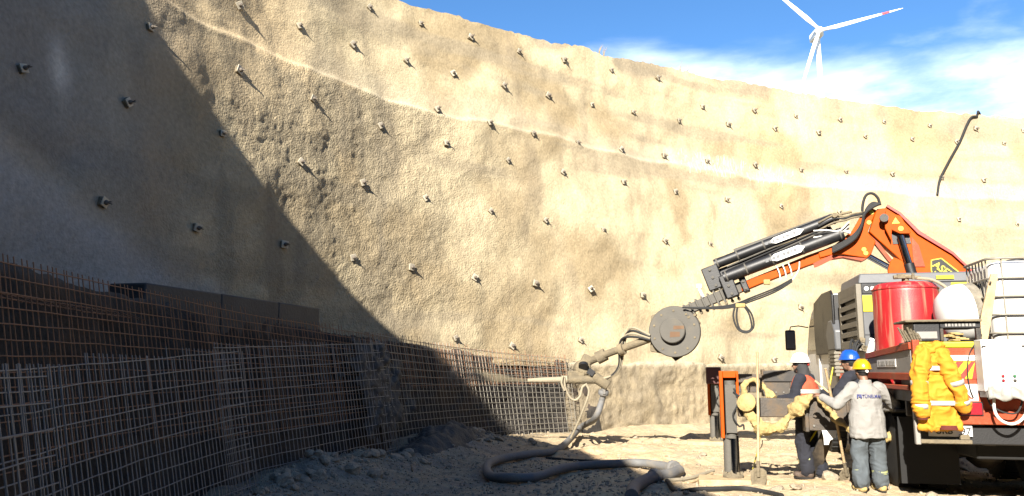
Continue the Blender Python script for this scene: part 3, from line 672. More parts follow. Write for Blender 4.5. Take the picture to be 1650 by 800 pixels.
def text(name, s, size, mat, parent, mtx, ext=.0015, bold=0):
    cu = bpy.data.curves.new(name, 'FONT'); cu.body = s; cu.size = size; cu.extrude = ext; cu.offset = bold; cu.align_x = 'LEFT'; cu.resolution_u = 3
    o = bpy.data.objects.new(name, cu); COL.objects.link(o); dg = bpy.context.evaluated_depsgraph_get(); dg.update()
    me = bpy.data.meshes.new_from_object(o.evaluated_get(dg)); bpy.data.objects.remove(o); me.name = name; me.materials.clear()
    o = link(name, me, mat, parent); o.matrix_local = mtx; return o
def face_mtx(p, xdir, zup=(0,0,1)):       # text in the plane spanned by xdir and up
    x = Vector(xdir).normalized(); u = Vector(zup); u = (u-x*u.dot(x)).normalized(); n = x.cross(u)
    return Matrix(((x[0],u[0],n[0],p[0]),(x[1],u[1],n[1],p[1]),(x[2],u[2],n[2],p[2]),(0,0,0,1)))
text('plate_number', 'URB', .10, M_inkk, npl, face_mtx((.175,-.0225,.865), (1,0,0)), bold=.002)
text('plate_number', '97', .115, M_inkk, npl, face_mtx((.445,-.0225,.858), (1,0,0)), bold=.001)
# left side board, dropping a little forward
def ztop(y): return 1.935-.036*y
mb = MB(); mb.prism([(-.012,.06,1.57),(-.012,2.36,1.57),(-.012,2.36,ztop(2.36)-.07),(-.012,.06,ztop(.06)-.07)], (.035,0,0)); sb = put(mb, 'side_board', M_grey2, truck)
mb = MB(); mb.prism([(-.035,.03,ztop(0)-.085),(-.035,2.40,ztop(2.4)-.085),(-.035,2.40,ztop(2.4)),(-.035,.03,ztop(0))], (.08,0,0)); put(mb, 'side_rail', M_redbed, truck, bevel=.008)
mb = MB(); mb.b2(-.035, .045, .03, 2.40, 1.48, 1.569); put(mb, 'side_rail', M_redbed, truck, bevel=.008)
mb = MB(); mb.b2(-.06, .04, .06, 2.3, 1.362, 1.42); put(mb, 'side_rail', M_redbed, truck, bevel=.008)
mb = MB(); mb.b2(-.02, -.0125, .75, 1.75, 1.645, 1.745); pl = sub(mb, 'sign_plate', M_white, sb)
mb = MB(); y = 1.66
for w in (.06,.03,.07,.05,.06,.02,.07,.05,.06,.04,.06,.05):
    mb.b2(-.0235, -.0205, y-w, y, 1.665, 1.725) if w > .025 else None; y -= w+.022
sub(mb, 'faded_letter', M_grey2, pl, smooth=False)
mb = MB(); mb.b2(2.45, 2.5, .06, 4.7, 1.362, 1.9); put(mb, 'side_board', M_grey2, truck, bevel=.01)
mb = MB(); mb.b2(.0, 2.5, 4.68, 4.75, 1.37, 2.1); put(mb, 'headboard', M_redbed, truck, bevel=.01)
# wheels
def wheel(x, y, r=.5, w=.30):
    mb = MB(); prof = [(r*.58,-w/2),(r*.9,-w/2),(r*.985,-w*.4),(r,-w*.25),(r,w*.25),(r*.985,w*.4),(r*.9,w/2),(r*.58,w/2)]
    mb.lathe((x,y,r+.02), prof, 32, (1,0,0)); wo = put(mb, 'wheel', M_rubber, truck)
    mb = MB()
    for k in range(28):
        a = 2*pi*k/28; mb.box((x, y+(r+.006)*cos(a), r+.02+(r+.006)*sin(a)), (w*.82,.05,.02), Matrix.Rotation(a-pi/2, 3, 'X'))
    sub(mb, 'tyre_tread', M_rubber, wo, smooth=False)
    mb = MB(); mb.lathe((x-w*.42,y,r+.02), [(r*.6,0),(r*.58,.03),(r*.5,.10),(r*.25,.07),(r*.22,.01),(r*.2,.0)], 28, (1,0,0)); sub(mb, 'rim', M_caked, wo)
for y in (1.75, 3.05):
    for x in (.22, .58, 1.92, 2.28): wheel(x, y)
for x in (.22, 2.28): wheel(x, 6.75)
for y in (1.75, 3.05, 6.75):
    mb = MB(); mb.cyl((.2,y,.52), (2.3,y,.52), .09, n=12); mb.lathe((1.25,y,.3),[(.1,0),(.22,.1),(.22,.35),(.1,.45)],14,(0,0,1)); put(mb, 'axle', M_dark, truck)
mb = MB(); mb.b2(.05, .6, 4.0, 5.4, .62, 1.15); put(mb, 'fuel_tank', M_dark, truck, bevel=.06)
for x0 in (.02, 1.78):
    mb = MB(); mb.b2(x0,x0+.7,1.02,1.04,.16,1.0); put(mb, 'mud_flap', M_void, truck)
mb = MB(); mb.b2(.7,1.8,.3,4.4,.55,.74); put(mb, 'underbody_shade_block', M_void, truck, bevel=.02)  # plain block added to keep the space under the bed dark
mb = MB(); mb.b2(.02,.72,1.06,3.85,1.06,1.10); mb.b2(1.78,2.48,1.06,3.85,1.06,1.10); put(mb, 'mudguard', M_black, truck, bevel=.01)
# cab
prof = [(4.95,1.05),(8.25,1.05),(8.35,1.5),(8.3,2.05),(7.85,2.6),(7.45,2.84),(6.8,2.98),(5.6,3.03),(4.95,2.98)]
mb = MB(); mb.prism([(0,y,z) for y, z in prof], (2.45,0,0)); cab = put(mb, 'cab', M_white, truck, bevel=.07)
mb = MB(); mb.prism([(-.02,y,z) for y, z in ((7.95,2.02),(6.85,2.02),(6.85,2.66),(7.45,2.66),(7.75,2.45))], (.03,0,0)); wi = sub(mb, 'side_window', M_glass, cab)
mb = MB(); mb.prism([(-.05,y,z) for y, z in ((4.75,1.9),(6.75,1.9),(6.84,2.2),(6.84,2.72),(6.75,2.95),(5.8,3.06),(4.9,3.04),(4.75,2.95))], (.045,0,0)); sub(mb, 'side_deflector', M_black, cab, bevel=.02)
mb = MB(); mb.b2(.02, 2.43, 4.90, 4.945, 1.1, 2.96); sub(mb, 'rear_wall', M_black, cab, bevel=.01)
mb = MB(); mb.b2(-.03, .0, 6.55, 6.75, 1.15, 2.15); sub(mb, 'door_edge', M_white, cab)
mb = MB(); mb.tube([(0,7.95,2.52),(-.2,8.0,2.56),(-.36,8.0,2.54),(-.38,8.0,2.46)], .014, 6); ma = sub(mb, 'mirror_arm', M_black, cab)
mb = MB(); mb.b2(-.48, -.27, 7.96, 8.06, 2.03, 2.47); mi = put(mb, 'mirror', M_black, truck, bevel=.03)
mb = MB(); mb.b2(-.46, -.29, 7.948, 7.957, 2.07, 2.43); sub(mb, 'mirror_glass', M_grey, mi)
# air filter housing with ribs behind the cab, valve bank and looped hoses
mb = MB(); mb.prism([(-.06,4.62,1.95),(-.06,5.3,1.95),(-.06,5.5,2.25),(-.06,5.2,2.5),(-.06,4.85,2.5),(-.06,4.62,2.3)], (.4,0,0)); af = put(mb, 'air_filter_housing', M_grey, truck, bevel=.03)
mb = MB()
for k in range(6): mb.b2(-.075, .32, 4.66+.0, 5.25, 1.56+.065*k, 1.60+.065*k)
mb.b2(-.055,.3,4.68,5.22,1.5,1.95); sub(mb, 'filter_rib', M_tan, af)
mb = MB(); mb.b2(-.02, .5, 2.5, 2.95, 1.36, 1.75); put(mb, 'valve_block', M_dark, truck, bevel=.02)
for k, (dx, dz) in enumerate(((0,0),(.04,.03),(-.05,.05),(.08,-.02))):
    mb = MB(); P_ = catmull([(.0+dx,2.98,1.95+dz),(-.05+dx,2.94,2.02+dz),(-.11+dx*.7,2.9,1.9),(-.13+dx*.7,2.9,1.5),(-.1+dx,2.92,1.2)], 8); mb.tube(P_, .018, 7); put(mb, 'hydraulic_hose', M_rubber, truck)
mb = MB()
for k in range(6): mb.box((-.05+.03*random.uniform(-1,1), 2.42, 1.98+.06*random.uniform(-1.4,1.4)), (.07,.06,.05), Matrix.Rotation(random.uniform(0,3),3,'Y'))
put(mb, 'valve_fitting', M_caked, truck, bevel=.008)
for x in (.03, .17):
    mb = MB(); mb.cyl((x-.02,2.3,1.84), (x+.04,2.3,2.02), .05, .055, 14); mb.cyl((x+.04,2.3,2.02), (x+.055,2.3,2.05), .066, n=14); put(mb, 'pipe_stub', M_white, truck)
# outriggers
def outrigger(yp, x0, legtop, beam, capmat, orange=True):
    mb = MB(); (z0, z1) = beam[0]; mb.b2(x0+.1, -.85, yp-.09, yp+.09, z0, z1); bo = put(mb, 'outrigger_beam', M_beam, truck, bevel=.012)
    (z0, z1) = beam[1]; mb = MB(); mb.b2(-1.0, 1.9, yp-.13, yp+.13, z0, z1); mb.b2(-1.02,-.96,yp-.15,yp+.15,z0-.02,z1+.02); mb.b2(-.45,-.41,yp-.145,yp+.145,z0-.012,z1+.012); put(mb, 'outrigger_box', M_beam, truck, bevel=.012)
    mb = MB()
    for k in range(5): mb.cyl((-.9+.16*k, yp-.135, z0+.07), (-.9+.16*k, yp-.15, z0+.07), .016, n=8)
    sub(mb, 'bolt', M_bolt, bo)
    mb = MB(); mb.b2(x0-.15, x0-.10, yp-.09, yp+.15, .62, legtop); mb.b2(x0+.09, x0+.13, yp+.02, yp+.15, 1.2, legtop); mb.b2(x0-.098, x0+.088, yp-.09, yp+.15, legtop-.1, legtop); mb.b2(x0-.1,x0+.09,yp+.11,yp+.15,.62,legtop-.1)
    put(mb, 'leg_bracket', M_orange if orange else M_redbed, truck, bevel=.008)
    mb = MB(); mb.tube([(x0,yp,.62),(x0,yp,.66),(x0,yp,.661),(x0,yp,legtop-.14)], [.105,.105,.08,.08], 18); mb.b2(x0-.075,x0+.075,yp-.11,yp-.04,.70,legtop-.2); lg = put(mb, 'leg_cylinder', M_reel, truck)
    mb = MB(); mb.tube(catmull([(x0+.05,yp-.12,legtop-.25),(x0+.10,yp-.14,legtop-.45),(x0+.02,yp-.15,.95),(x0+.10,yp-.13,.8),(x0+.16,yp-.12,.82),(x0+.17,yp-.12,.75)], 8), .014, 6)
    mb.tube(catmull([(x0+.04,yp-.12,legtop-.3),(x0+.2,yp-.12,legtop-.42),(x0+.36,yp-.1,legtop-.46)], 6), .016, 6); sub(mb, 'leg_hose', M_rubber, lg)
    mb = MB(); mb.cyl((x0-.05,yp+.02,.14), (x0-.05,yp+.02,.66), .075, n=18); put(mb, 'guide_tube', M_reel, truck)
    mb = MB(); mb.cyl((x0+.035,yp-.03,.12), (x0+.035,yp-.03,.66), .062, n=20); put(mb, 'leg_piston', M_chrome, truck)
    mb = MB(); mb.lathe((x0,yp,.06), [(.15,0),(.15,.03),(.08,.07),(.05,.12)], 18)
    for k in range(6): a = k*1.05; mb.box((x0+.12*cos(a), yp+.12*sin(a), .115), (.04,.04,.06))
    put(mb, 'leg_foot', M_caked, truck)
outrigger(1.95, -2.03, 1.59, ((.93,1.20),(.75,1.22)), M_orange)
outrigger(8.05, -2.03, 1.55, ((1.12,1.52),(1.06,1.60)), M_redbed)
mb = MB(); mb.b2(-2.2, -1.88, 7.86, 8.2, 1.30, 1.67); put(mb, 'leg_cap', pm('dark_red_paint', (.12,.02,.015), .6, dirt=.2), truck, bevel=.02)
mb = MB(); mb.b2(-.99,.1,7.88,7.915,1.36,1.58); put(mb, 'beam_plate', M_dark, truck, bevel=.005)
mb = MB(); mb.prism([(-.74,1.98,.78),(-.56,1.98,.78),(-.80,2.35,.04),(-1.02,2.35,.04)], (0,.09,0)); put(mb, 'beam_strut', M_dark, truck, bevel=.01)
mb = MB(); mb.prism([(-.80,1.80,.76),(-.60,1.80,.76),(-.62,1.80,.66),(-.70,1.80,.62),(-.72,1.80,.56),(-.78,1.80,.56),(-.78,1.80,.66)], (0,.02,0)); put(mb, 'bracket_plate', M_white, truck)

# ---- crane boom: everything lies in one upright plane through A along D
A = V3(9.0, 13.8, 0); Dv = unit(V3(-5.8, 2.0, 0)); Nv = V3(Dv[1], -Dv[0], 0)
def bp(uz, off=0.): return w2t(A+Dv*uz[0]+Nv*off+V3(0,0,uz[1]))
def BPX(x, y):                                 # drawing coordinates of the boom sketch -> metres along / above in its plane
    m = np.array([1, x, y, x*y, x*x, y*y]); return tuple(m @ np.array([[ 2.287643715e+01, 1.130977397e+01], [-1.855672661e-02,-1.988162713e-03], [-7.026972420e-04,-1.677886558e-02], [ 1.053618157e-06, 2.924181085e-06], [ 2.702139034e-06, 9.862144538e-08], [-6.167682921e-08, 1.272548504e-06]]))
def bplate(px, off, th):
    return MB().prism([bp(p, off) for p in px], bp((0,0), th)-bp((0,0), 0))
mb = MB(); cb = bp((.75, 0)); mb.lathe((cb[0],cb[1],1.0), [(.42,0),(.42,.5),(.33,.6),(.30,1.75),(.36,1.8),(.36,2.1)], 24); mb.b2(cb[0]-.5,cb[0]+.5,cb[1]-.45,cb[1]+.45,.95,1.36); put(mb, 'crane_column', M_orange, truck)
mb = bplate([(2.334,4.545),(2.153,4.557),(1.965,4.392),(1.701,4.028),(1.174,3.624),(0.892,3.298),(0.736,2.926),(1.519,3.007),(1.970,3.546),(2.487,4.130)], -.17, .34); boom = put(mb, 'main_boom', M_orange, truck, bevel=.015)
mb = bplate([(2.174,4.570),(1.965,4.404),(1.690,4.039),(1.163,3.635),(0.882,3.309),(0.843,3.307),(1.140,3.679),(1.646,4.083),(1.941,4.449),(2.150,4.615)], -.215, .43); sub(mb, 'boom_flange', M_red, boom, bevel=.005)
mb = bplate([(2.201,4.477),(1.957,4.368),(1.812,4.057),(1.834,4.035),(1.989,4.044),(2.119,4.121),(2.142,3.924),(2.232,4.162)], -.30, .085); sub(mb, 'pivot_cheek', M_orange, boom, bevel=.01)
mb = bplate([(1.795,3.999),(1.684,3.831),(1.610,3.440),(1.792,3.447)], -.19, .02); sub(mb, 'boom_web', M_redbed, boom)
mb = bplate([(2.121,4.098),(1.825,4.012),(1.804,3.872),(2.104,3.876)], -.185, .02); sub(mb, 'cylinder_pocket', M_black, boom)
mb = MB(); mb.cyl(bp((2.241,4.339), -.36), bp((2.241,4.339), .2), .055, n=16); mb.cyl(bp((2.241,4.339), -.38), bp((2.241,4.339), -.3), .075, n=16); sub(mb, 'pivot_pin', M_dark, boom)
mb = MB(); mb.cyl(bp((1.981,4.009), -.25), bp((1.850,3.358), -.25), .062, n=18); sub(mb, 'lift_cylinder_rod', M_chrome, boom)
mb = MB(); mb.cyl(bp((1.881,3.497), -.25), bp((1.737,2.788), -.25), .09, n=18); put(mb, 'lift_cylinder', M_black, truck)
mb = MB(); mb.cyl(bp((2.515,3.687), -.05), bp((2.183,3.464), -.05), .055, n=16); put(mb, 'fold_cylinder_rod', M_chrome, truck)
mb = bplate([(2.229,3.396),(2.177,3.556),(2.110,3.622),(1.970,3.546),(1.925,3.304),(2.217,3.258)], -.26, .10); put(mb, 'cylinder_bracket', M_orange, truck, bevel=.012)
mb = bplate([(2.487,4.130),(2.360,3.971),(2.094,3.552),(2.177,3.556),(2.415,3.939)], -.10, .16); sub(mb, 'boom_recess', M_redbed, boom)
# decal on the boom: black board, yellow edge and letters
dec = [(1.510,3.560),(1.337,3.587),(1.040,3.292),(1.044,3.248),(1.501,3.265),(1.524,3.368)]
mb = bplate(dec, -.181, .010); dk = sub(mb, 'boom_sign', M_inkk, boom)
mb = MB()
for i in range(6):
    a, b = np.array(dec[i]), np.array(dec[(i+1)%6]); n_ = unit(V3(b[1]-a[1], a[0]-b[0], 0))[:2]*.018
    mb.prism([bp(a,-.187), bp(b,-.187), bp(b-n_,-.187), bp(a-n_,-.187)], bp((0,0),.006)-bp((0,0),0))
sub(mb, 'sign_border', M_yellow, dk)
p0, p1 = (1.498,3.446), (1.197,3.186)
def boom_text(s, a, b, size, parent, mat, off):
    pa, pb = bp(a, off), bp(b, off); up = V3(0,0,1)
    return text('sign_letter', s, size, mat, parent, face_mtx(pa, pb-pa), .003, .004)
boom_text('ASEL', p0, p1, .17, dk, M_yellow, -.191)
boom_text('LIFT', (1.508,3.299), (1.207,3.041), .11, dk, M_yellow, -.191)
for c_, r_ in (((2.047,4.268),.07),((1.972,4.136),.045)):
    mb = MB(); mb.prism([bp((c_[0]+r_*1.1*cos(a), c_[1]+r_*1.1*sin(a)), -.309) for a in (pi/2, pi*7/6, pi*11/6)], bp((0,0),.008)-bp((0,0),0)) if r_ > .05 else mb.cyl(bp(c_,-.309), bp(c_,-.298), r_, n=14)
    sub(mb, 'warning_sticker', M_yellow, boom)
# knuckle plate and jib
mb = bplate([(2.458,4.601),(2.335,4.533),(2.509,4.131),(2.382,3.949),(2.471,3.720),(2.550,3.642),(2.951,3.731),(3.168,3.729),(3.367,3.679),(3.383,3.799),(3.080,3.926),(2.774,4.170),(2.607,4.444)], -.14, .28); kn = put(mb, 'knuckle', M_orange, truck, bevel=.015)
mb = bplate([(3.168,3.729),(2.550,3.642),(2.637,3.599),(2.954,3.684),(3.259,3.650)], -.12, .24); sub(mb, 'knuckle_base', M_redbed, kn)
for c_ in ((2.593,3.807), (2.565,3.736), (2.422,4.492), (2.476,4.306)):
    mb = MB(); mb.cyl(bp(c_,-.152), bp(c_,-.141), .04, n=14); sub(mb, 'warning_sticker', M_yellow, kn)
mb = bplate([(3.081,3.914),(3.059,3.724),(3.595,3.546),(4.455,3.233),(4.795,3.100),(4.811,3.270),(3.584,3.748)], -.11, .22); jib = put(mb, 'jib_boom', M_orange, truck, bevel=.015)
mb = bplate([(3.482,3.589),(3.112,3.750),(3.095,3.678),(3.330,3.559),(3.465,3.505)], -.13, .05); sub(mb, 'step_bracket', M_redbed, jib)
mb = bplate([(3.228,4.208),(3.076,3.997),(4.971,3.336),(5.059,3.486)], .0, .16); sub(mb, 'inner_section', M_redbed, jib)
mb = bplate([(3.135,4.310),(2.996,4.064),(5.066,3.315),(5.293,3.545)], .03, .20); sub(mb, 'telescope_box', M_black, jib)
for k in range(6):
    mb = MB(); mb.tube([bp(BPX(1340-k*2, 352+k*5), -.02-.03*k), bp(BPX(1166+k*3, 421+k*5), -.02-.03*k)], .016, 6); sub(mb, 'boom_pipe', M_rubber if k % 2 else M_reel, jib)
def jcyl(name, a, b, r, off, mat, sign=None):
    mb = MB(); mb.cyl(bp(a,off), bp(b,off), r, n=18); o = put(mb, name, mat, truck)
    if sign:
        a_, b_ = np.array(a), np.array(b); d = unit(np.r_[b_-a_, 0])[:2]; L = np.linalg.norm(b_-a_); n_ = V3(-d[1], d[0], 0)[:2]
        mb = MB(); s0, s1 = sign; hw = r*.62
        poly = [a_+d*(s0+.1)+n_*hw, a_+d*(s1-.12)+n_*hw, a_+d*s1, a_+d*(s1-.12)-n_*hw, a_+d*(s0+.1)-n_*hw, a_+d*s0]
        mb.prism([bp(p, off-r-.006) for p in poly], bp((0,0),.02)-bp((0,0),0)); sg = sub(mb, 'pointed_label', M_white, o)
        mb = MB(); x = s0+.16
        for w in (.05,.03,.06,.05,.02,.06,.05,.04,.06):
            q_ = [a_+d*x+n_*hw*.45, a_+d*(x+w)+n_*hw*.45, a_+d*(x+w)-n_*hw*.4, a_+d*x-n_*hw*.4]; mb.prism([bp(p, off-r-.009) for p in q_], bp((0,0),.003)-bp((0,0),0)); x += w+.022
        sub(mb, 'faded_letter', M_grey, sg, smooth=False)
    return o
c1 = jcyl('extension_cylinder', (2.939,4.120), (5.111,3.366), .115, -.22, M_black, (.72,1.40))
c2 = jcyl('extension_cylinder', (3.029,4.447), (5.289,3.655), .098, -.05, M_black, (.62,1.30))
c3_ = jcyl('extension_cylinder', (3.079,4.522), (4.924,3.922), .05, .14, M_reel)
for (o, a, b, off, r) in ((c1, np.array((2.939,4.120)), np.array((5.111,3.366)), -.22, .115), (c2, np.array((3.029,4.447)), np.array((5.289,3.655)), -.05, .098)):
    for t in (.02, .33, .58, .8, .97):
        p = a+(b-a)*t; q_ = a+(b-a)*(t+.012); mb = MB(); mb.cyl(bp(p,off), bp(q_,off), r+.008, n=18); sub(mb, 'cylinder_band', M_reel, o)
# nested section heads and the slim tip section
for k, (x, y, w, h) in enumerate(((1184,452,15,26),(1170,459,15,32),(1150,450,18,36),(1156,470,12,22))):
    pass
for (cx, cy, w, h, off, th) in ((1176,463,20,38,-.28,.22),(1150,449,26,38,-.16,.34),(1198,455,10,34,-.16,.3)):
    d = unit(np.r_[np.array((5.111,3.366))-np.array((2.939,4.120)), 0])[:2]; n_ = np.array([-d[1], d[0]]); c_ = np.array(BPX(cx, cy)); sx, sy = w*.0123/2, h*.0123/2
    mb = MB(); poly = [c_-d*sx-n_*sy, c_+d*sx-n_*sy, c_+d*sx+n_*sy, c_-d*sx+n_*sy]; mb.prism([bp(p, off) for p in poly], bp((0,0),th)-bp((0,0),0)); hd = put(mb, 'section_head', M_black, truck, bevel=.02)
    mb = MB()
    for sgn in (-.7, 0, .7): mb.cyl(bp(c_+n_*sy*sgn, off-.025), bp(c_+n_*sy*sgn, off+.01), .028, n=8)
    sub(mb, 'bolt', M_reel, hd)
a, b = np.array((4.790,3.208)), np.array((5.970,2.730)); d = unit(np.r_[b-a,0])[:2]; n_ = np.array([-d[1], d[0]])
mb = MB(); mb.prism([bp(p, -.09) for p in (a-n_*.10, b-n_*.09, b+n_*.09, a+n_*.10)], bp((0,0),.18)-bp((0,0),0)); tip = put(mb, 'tip_section', M_reel, truck, bevel=.01)
for k in range(9):
    p = a+(b-a)*(.12+.1*k); mb = MB(); h = .19-.006*k
    mb.prism([bp(q_, -.14) for q_ in (p-n_*h-d*.018, p-n_*h+d*.018, p+n_*h*.8+d*.018, p+n_*h*.8-d*.018)], bp((0,0),.26)-bp((0,0),0)); put(mb, 'section_collar', M_reel, truck, bevel=.005)
    mb = MB(); mb.cyl(bp(p-n_*h*1.05, -.14), bp(p-n_*h*1.05, .0), .03, n=10); sub(mb, 'guide_eye', M_caked, truck)
mb = MB(); mb.tube([bp((5.593,3.186),-.1), bp((5.639,3.262),-.1), bp((5.528,3.013),-.1)], .03, 8); mb.box(bp((5.603,3.236),-.1), (.10,.08,.07)); put(mb, 'sensor_box', M_white, truck)
# boom hoses
def bhose(pts, r, off, mat=M_rubber, name='hydraulic_hose'):
    mb = MB(); mb.tube(catmull([bp(p, off) for p in pts], 8), r, 7); return put(mb, name, mat, truck)
bhose([(2.583,4.301),(2.564,4.619),(2.498,4.817),(2.389,4.857),(2.298,4.767),(2.265,4.623)], .026, -.12)
for k in range(4):
    o_ = k*2.6; bhose([(2.276,4.624),(BPX(1404,331+o_)),(BPX(1394-o_*.4,342+o_)),(BPX(1388-o_*.3,362+o_)),(BPX(1376,380+o_)),(BPX(1356,394+o_)),(BPX(1340,402+o_))], .024, -.20-.02*k)
for k in range(3):
    o_ = k*3; bhose([(BPX(1388,345+o_)),(BPX(1372,348+o_)),(BPX(1360,352+o_)),(BPX(1342,350+o_*2)),(BPX(1318,362+o_*2))], .018, -.16, M_caked if k != 1 else M_rubber)
for k in range(4):
    bhose([(BPX(1366,372-k*3)),(BPX(1350,383-k*2)),(BPX(1330,388-k*4)),(BPX(1310,392-k*5))], .014, -.27-.02*k, M_whitepl if k % 2 else M_rubber)
mb = MB(); mb.box(bp((3.040,4.436),-.1), (.12,.1,.10)); mb.cyl(bp((3.060,4.473),-.2), bp((3.060,4.473),.1), .05, n=10); mb.tube([bp((3.038,4.471),-.1), bp((2.905,4.511),-.1), bp((2.752,4.537),-.1)], .028, 8); put(mb, 'hose_coupling', M_caked, truck, bevel=.01)
mb = MB(); mb.box(bp((2.883,4.141),-.26), (.16,.05,.05), Matrix.Rotation(.35,3,'Y')); put(mb, 'hose_clamp', M_white, truck, bevel=.01)
for k in range(3): bhose([(BPX(1252+9*k,432-3*k)),(BPX(1256+9*k,442-3*k)),(BPX(1258+9*k,452-3*k))], .012, -.2, M_whitepl, 'cable_tie')
bhose([(3.724,3.624),(3.743,3.481),(3.829,3.330),(3.899,3.261)], .012, -.2, M_whitepl, 'cable_tie')
for k in range(3): bhose([(BPX(1276,452+k*2)),(BPX(1250,466+k*3)),(BPX(1215,480+k*3)),(BPX(1180,493+k*2)),(BPX(1140,497+k)),(BPX(1102,497))], .016, -.22)
for k in range(2): bhose([(BPX(1186+k*4,493)),(BPX(1183+k*5,512)),(BPX(1190+k*3,531)),(BPX(1204+k,537-k*2)),(BPX(1215-k*3,528)),(BPX(1212-k*4,508)),(BPX(1200-k*2,492))], .018, -.22)
for c_, z_ in (((4.830,2.823),(.18,.08,.08)),((4.328,3.253),(.12,.06,.10))):
    mb = MB(); mb.box(bp(c_,-.22), z_); put(mb, 'hose_clip', M_foam, truck, bevel=.015)
for k in range(5): pass
# rotary drum at the tip
rc = np.array((6.103,2.353))
mb = MB(); mb.prism([bp(p, -.02) for p in ((6.573,2.682),(6.125,2.845),(5.798,2.812),(5.616,2.527),(5.754,2.009),(6.022,1.865),(6.604,1.967))], bp((0,0),.16)-bp((0,0),0)); dh = put(mb, 'drum_housing', M_caked, truck, bevel=.015)
mb = MB(); mb.lathe(bp(rc,-.01), [(.50,0),(.505,.02),(.505,.10),(.49,.12),(.30,.125),(.24,.12)], 48, -(bp((0,0),1)-bp((0,0),0))); dd = put(mb, 'drum_disc', M_reel, truck)
mb = MB(); mb.lathe(bp(rc+np.array([.03,.02]),-.12), [(.245,0),(.25,.03),(.25,.10),(.235,.115)], 36, -(bp((0,0),1)-bp((0,0),0))); hb = sub(mb, 'drum_hub', M_reel, dd)
mb = MB(); off = -.238
for (cx, cy, w, h) in ((1096,529,17,6),(1090,540,16,9)):
    c_ = np.array(BPX(cx, cy)); sx, sy = w*.0123/2, h*.0123/2; mb.prism([bp(c_+np.array(q_)*(sx,sy), off) for q_ in ((-1,-.8),(1,-1),(.9,1),(-1,.9))], bp((0,0),.004)-bp((0,0),0))
sub(mb, 'rust_label', pm('rust_brown', (.23,.13,.07), .9, dirt=.3), dd)
mb = MB()
for k in range(10): a_ = 2*pi*k/10+.3; c_ = rc+.41*np.array([cos(a_), sin(a_)]); mb.cyl(bp(c_,-.145), bp(c_,-.12), .022, n=8)
sub(mb, 'bolt', M_caked, dd)
mb = MB(); mb.prism([bp(p, .0) for p in ((6.238,1.903),(5.899,1.949),(5.998,1.853),(6.121,1.781))], bp((0,0),.12)-bp((0,0),0)); put(mb, 'drum_bracket', M_dark, truck)

# ---- spraying arm and nozzle hung from the drum
def wt(mb, name, mat, **k):
    mb.v = [tuple(w2t(p)) for p in mb.v]; return put(mb, name, mat, truck, **k)
mb = MB(); mb.tube(catmull([V3(2.779,15.900,2.235),V3(2.436,16.100,2.106),V3(2.033,16.400,1.964),V3(1.615,16.700,1.779),V3(1.467,16.800,1.664)], 6), [.075]*25, 10); mb.cyl(V3(1.936,16.550,1.930), V3(1.760,16.600,1.841), .13, n=14); mb.cyl(V3(2.261,16.200,2.035), V3(2.179,16.250,1.998), .12, n=14); wt(mb, 'spray_arm', M_caked)
for k in range(4):
    mb = MB(); o_ = k*.03; mb.tube(catmull([V3(2.736,15.800,2.194)+V3(0,0,o_), V3(2.425,16.000,2.264)+V3(0,0,o_*2), V3(2.240,16.200,2.234)+V3(o_,0,o_), V3(2.187,16.300,2.062)+V3(o_,0,0), V3(2.180,16.400,1.688)+V3(.013*k,0,0), V3(2.036,16.500,1.487), V3(1.830,16.600,1.410)-V3(.039*k,0,0), V3(1.675,16.700,1.486)], 7), .024, 7); wt(mb, 'spray_hose', M_hosepale if k % 2 else M_rubber)
mb = MB(); mb.lathe(V3(1.458,16.700,1.638), [(.10,-.12),(.17,-.1),(.18,.08),(.12,.14)], 18, (.3,-1,.1)); mb.box(V3(1.323,16.650,1.511), (.34,.2,.16)); mb.box(V3(1.542,16.750,1.792), (.2,.25,.25), Matrix.Rotation(.5,3,'Y')); mb.cyl(V3(1.753,16.600,1.410), V3(1.113,16.600,1.410), .085, n=14); mb.cyl(V3(1.981,16.600,1.284), V3(1.665,16.600,1.486), .11, n=14); wt(mb, 'nozzle_head', M_caked, bevel=.02)
mb = MB(); mb.cyl(V3(1.471,16.550,1.714), V3(1.466,16.500,1.663), .10, n=16); mb.box(V3(1.617,16.500,1.562), (.14,.06,.12), Matrix.Rotation(.6,3,'Y')); wt(mb, 'motor_opening', M_black)
mb = MB(); mb.tube([V3(1.164,16.600,1.410),V3(1.024,16.600,1.410),V3(1.011,16.600,1.410),V3(0.576,16.600,1.398),V3(0.320,16.600,1.392)], [.085,.085,.062,.055,.04], 14); wt(mb, 'spray_lance', M_hosepale)
for k, P_ in enumerate(([V3(1.069,16.500,1.462),V3(1.092,16.500,1.249),V3(1.179,16.500,1.061),V3(1.292,16.500,0.999),V3(1.395,16.500,1.086),V3(1.435,16.500,1.249),V3(1.512,16.500,1.311)], [V3(1.512,16.500,1.336),V3(1.573,16.500,1.161),V3(1.485,16.550,0.873),V3(1.366,16.700,0.553),V3(1.224,16.900,0.212)], [V3(1.040,16.450,1.487),V3(1.014,16.450,1.337),V3(1.076,16.450,1.187)])):
    mb = MB(); mb.tube(catmull(P_, 7), .023, 8); wt(mb, 'water_hose', M_hosepale)

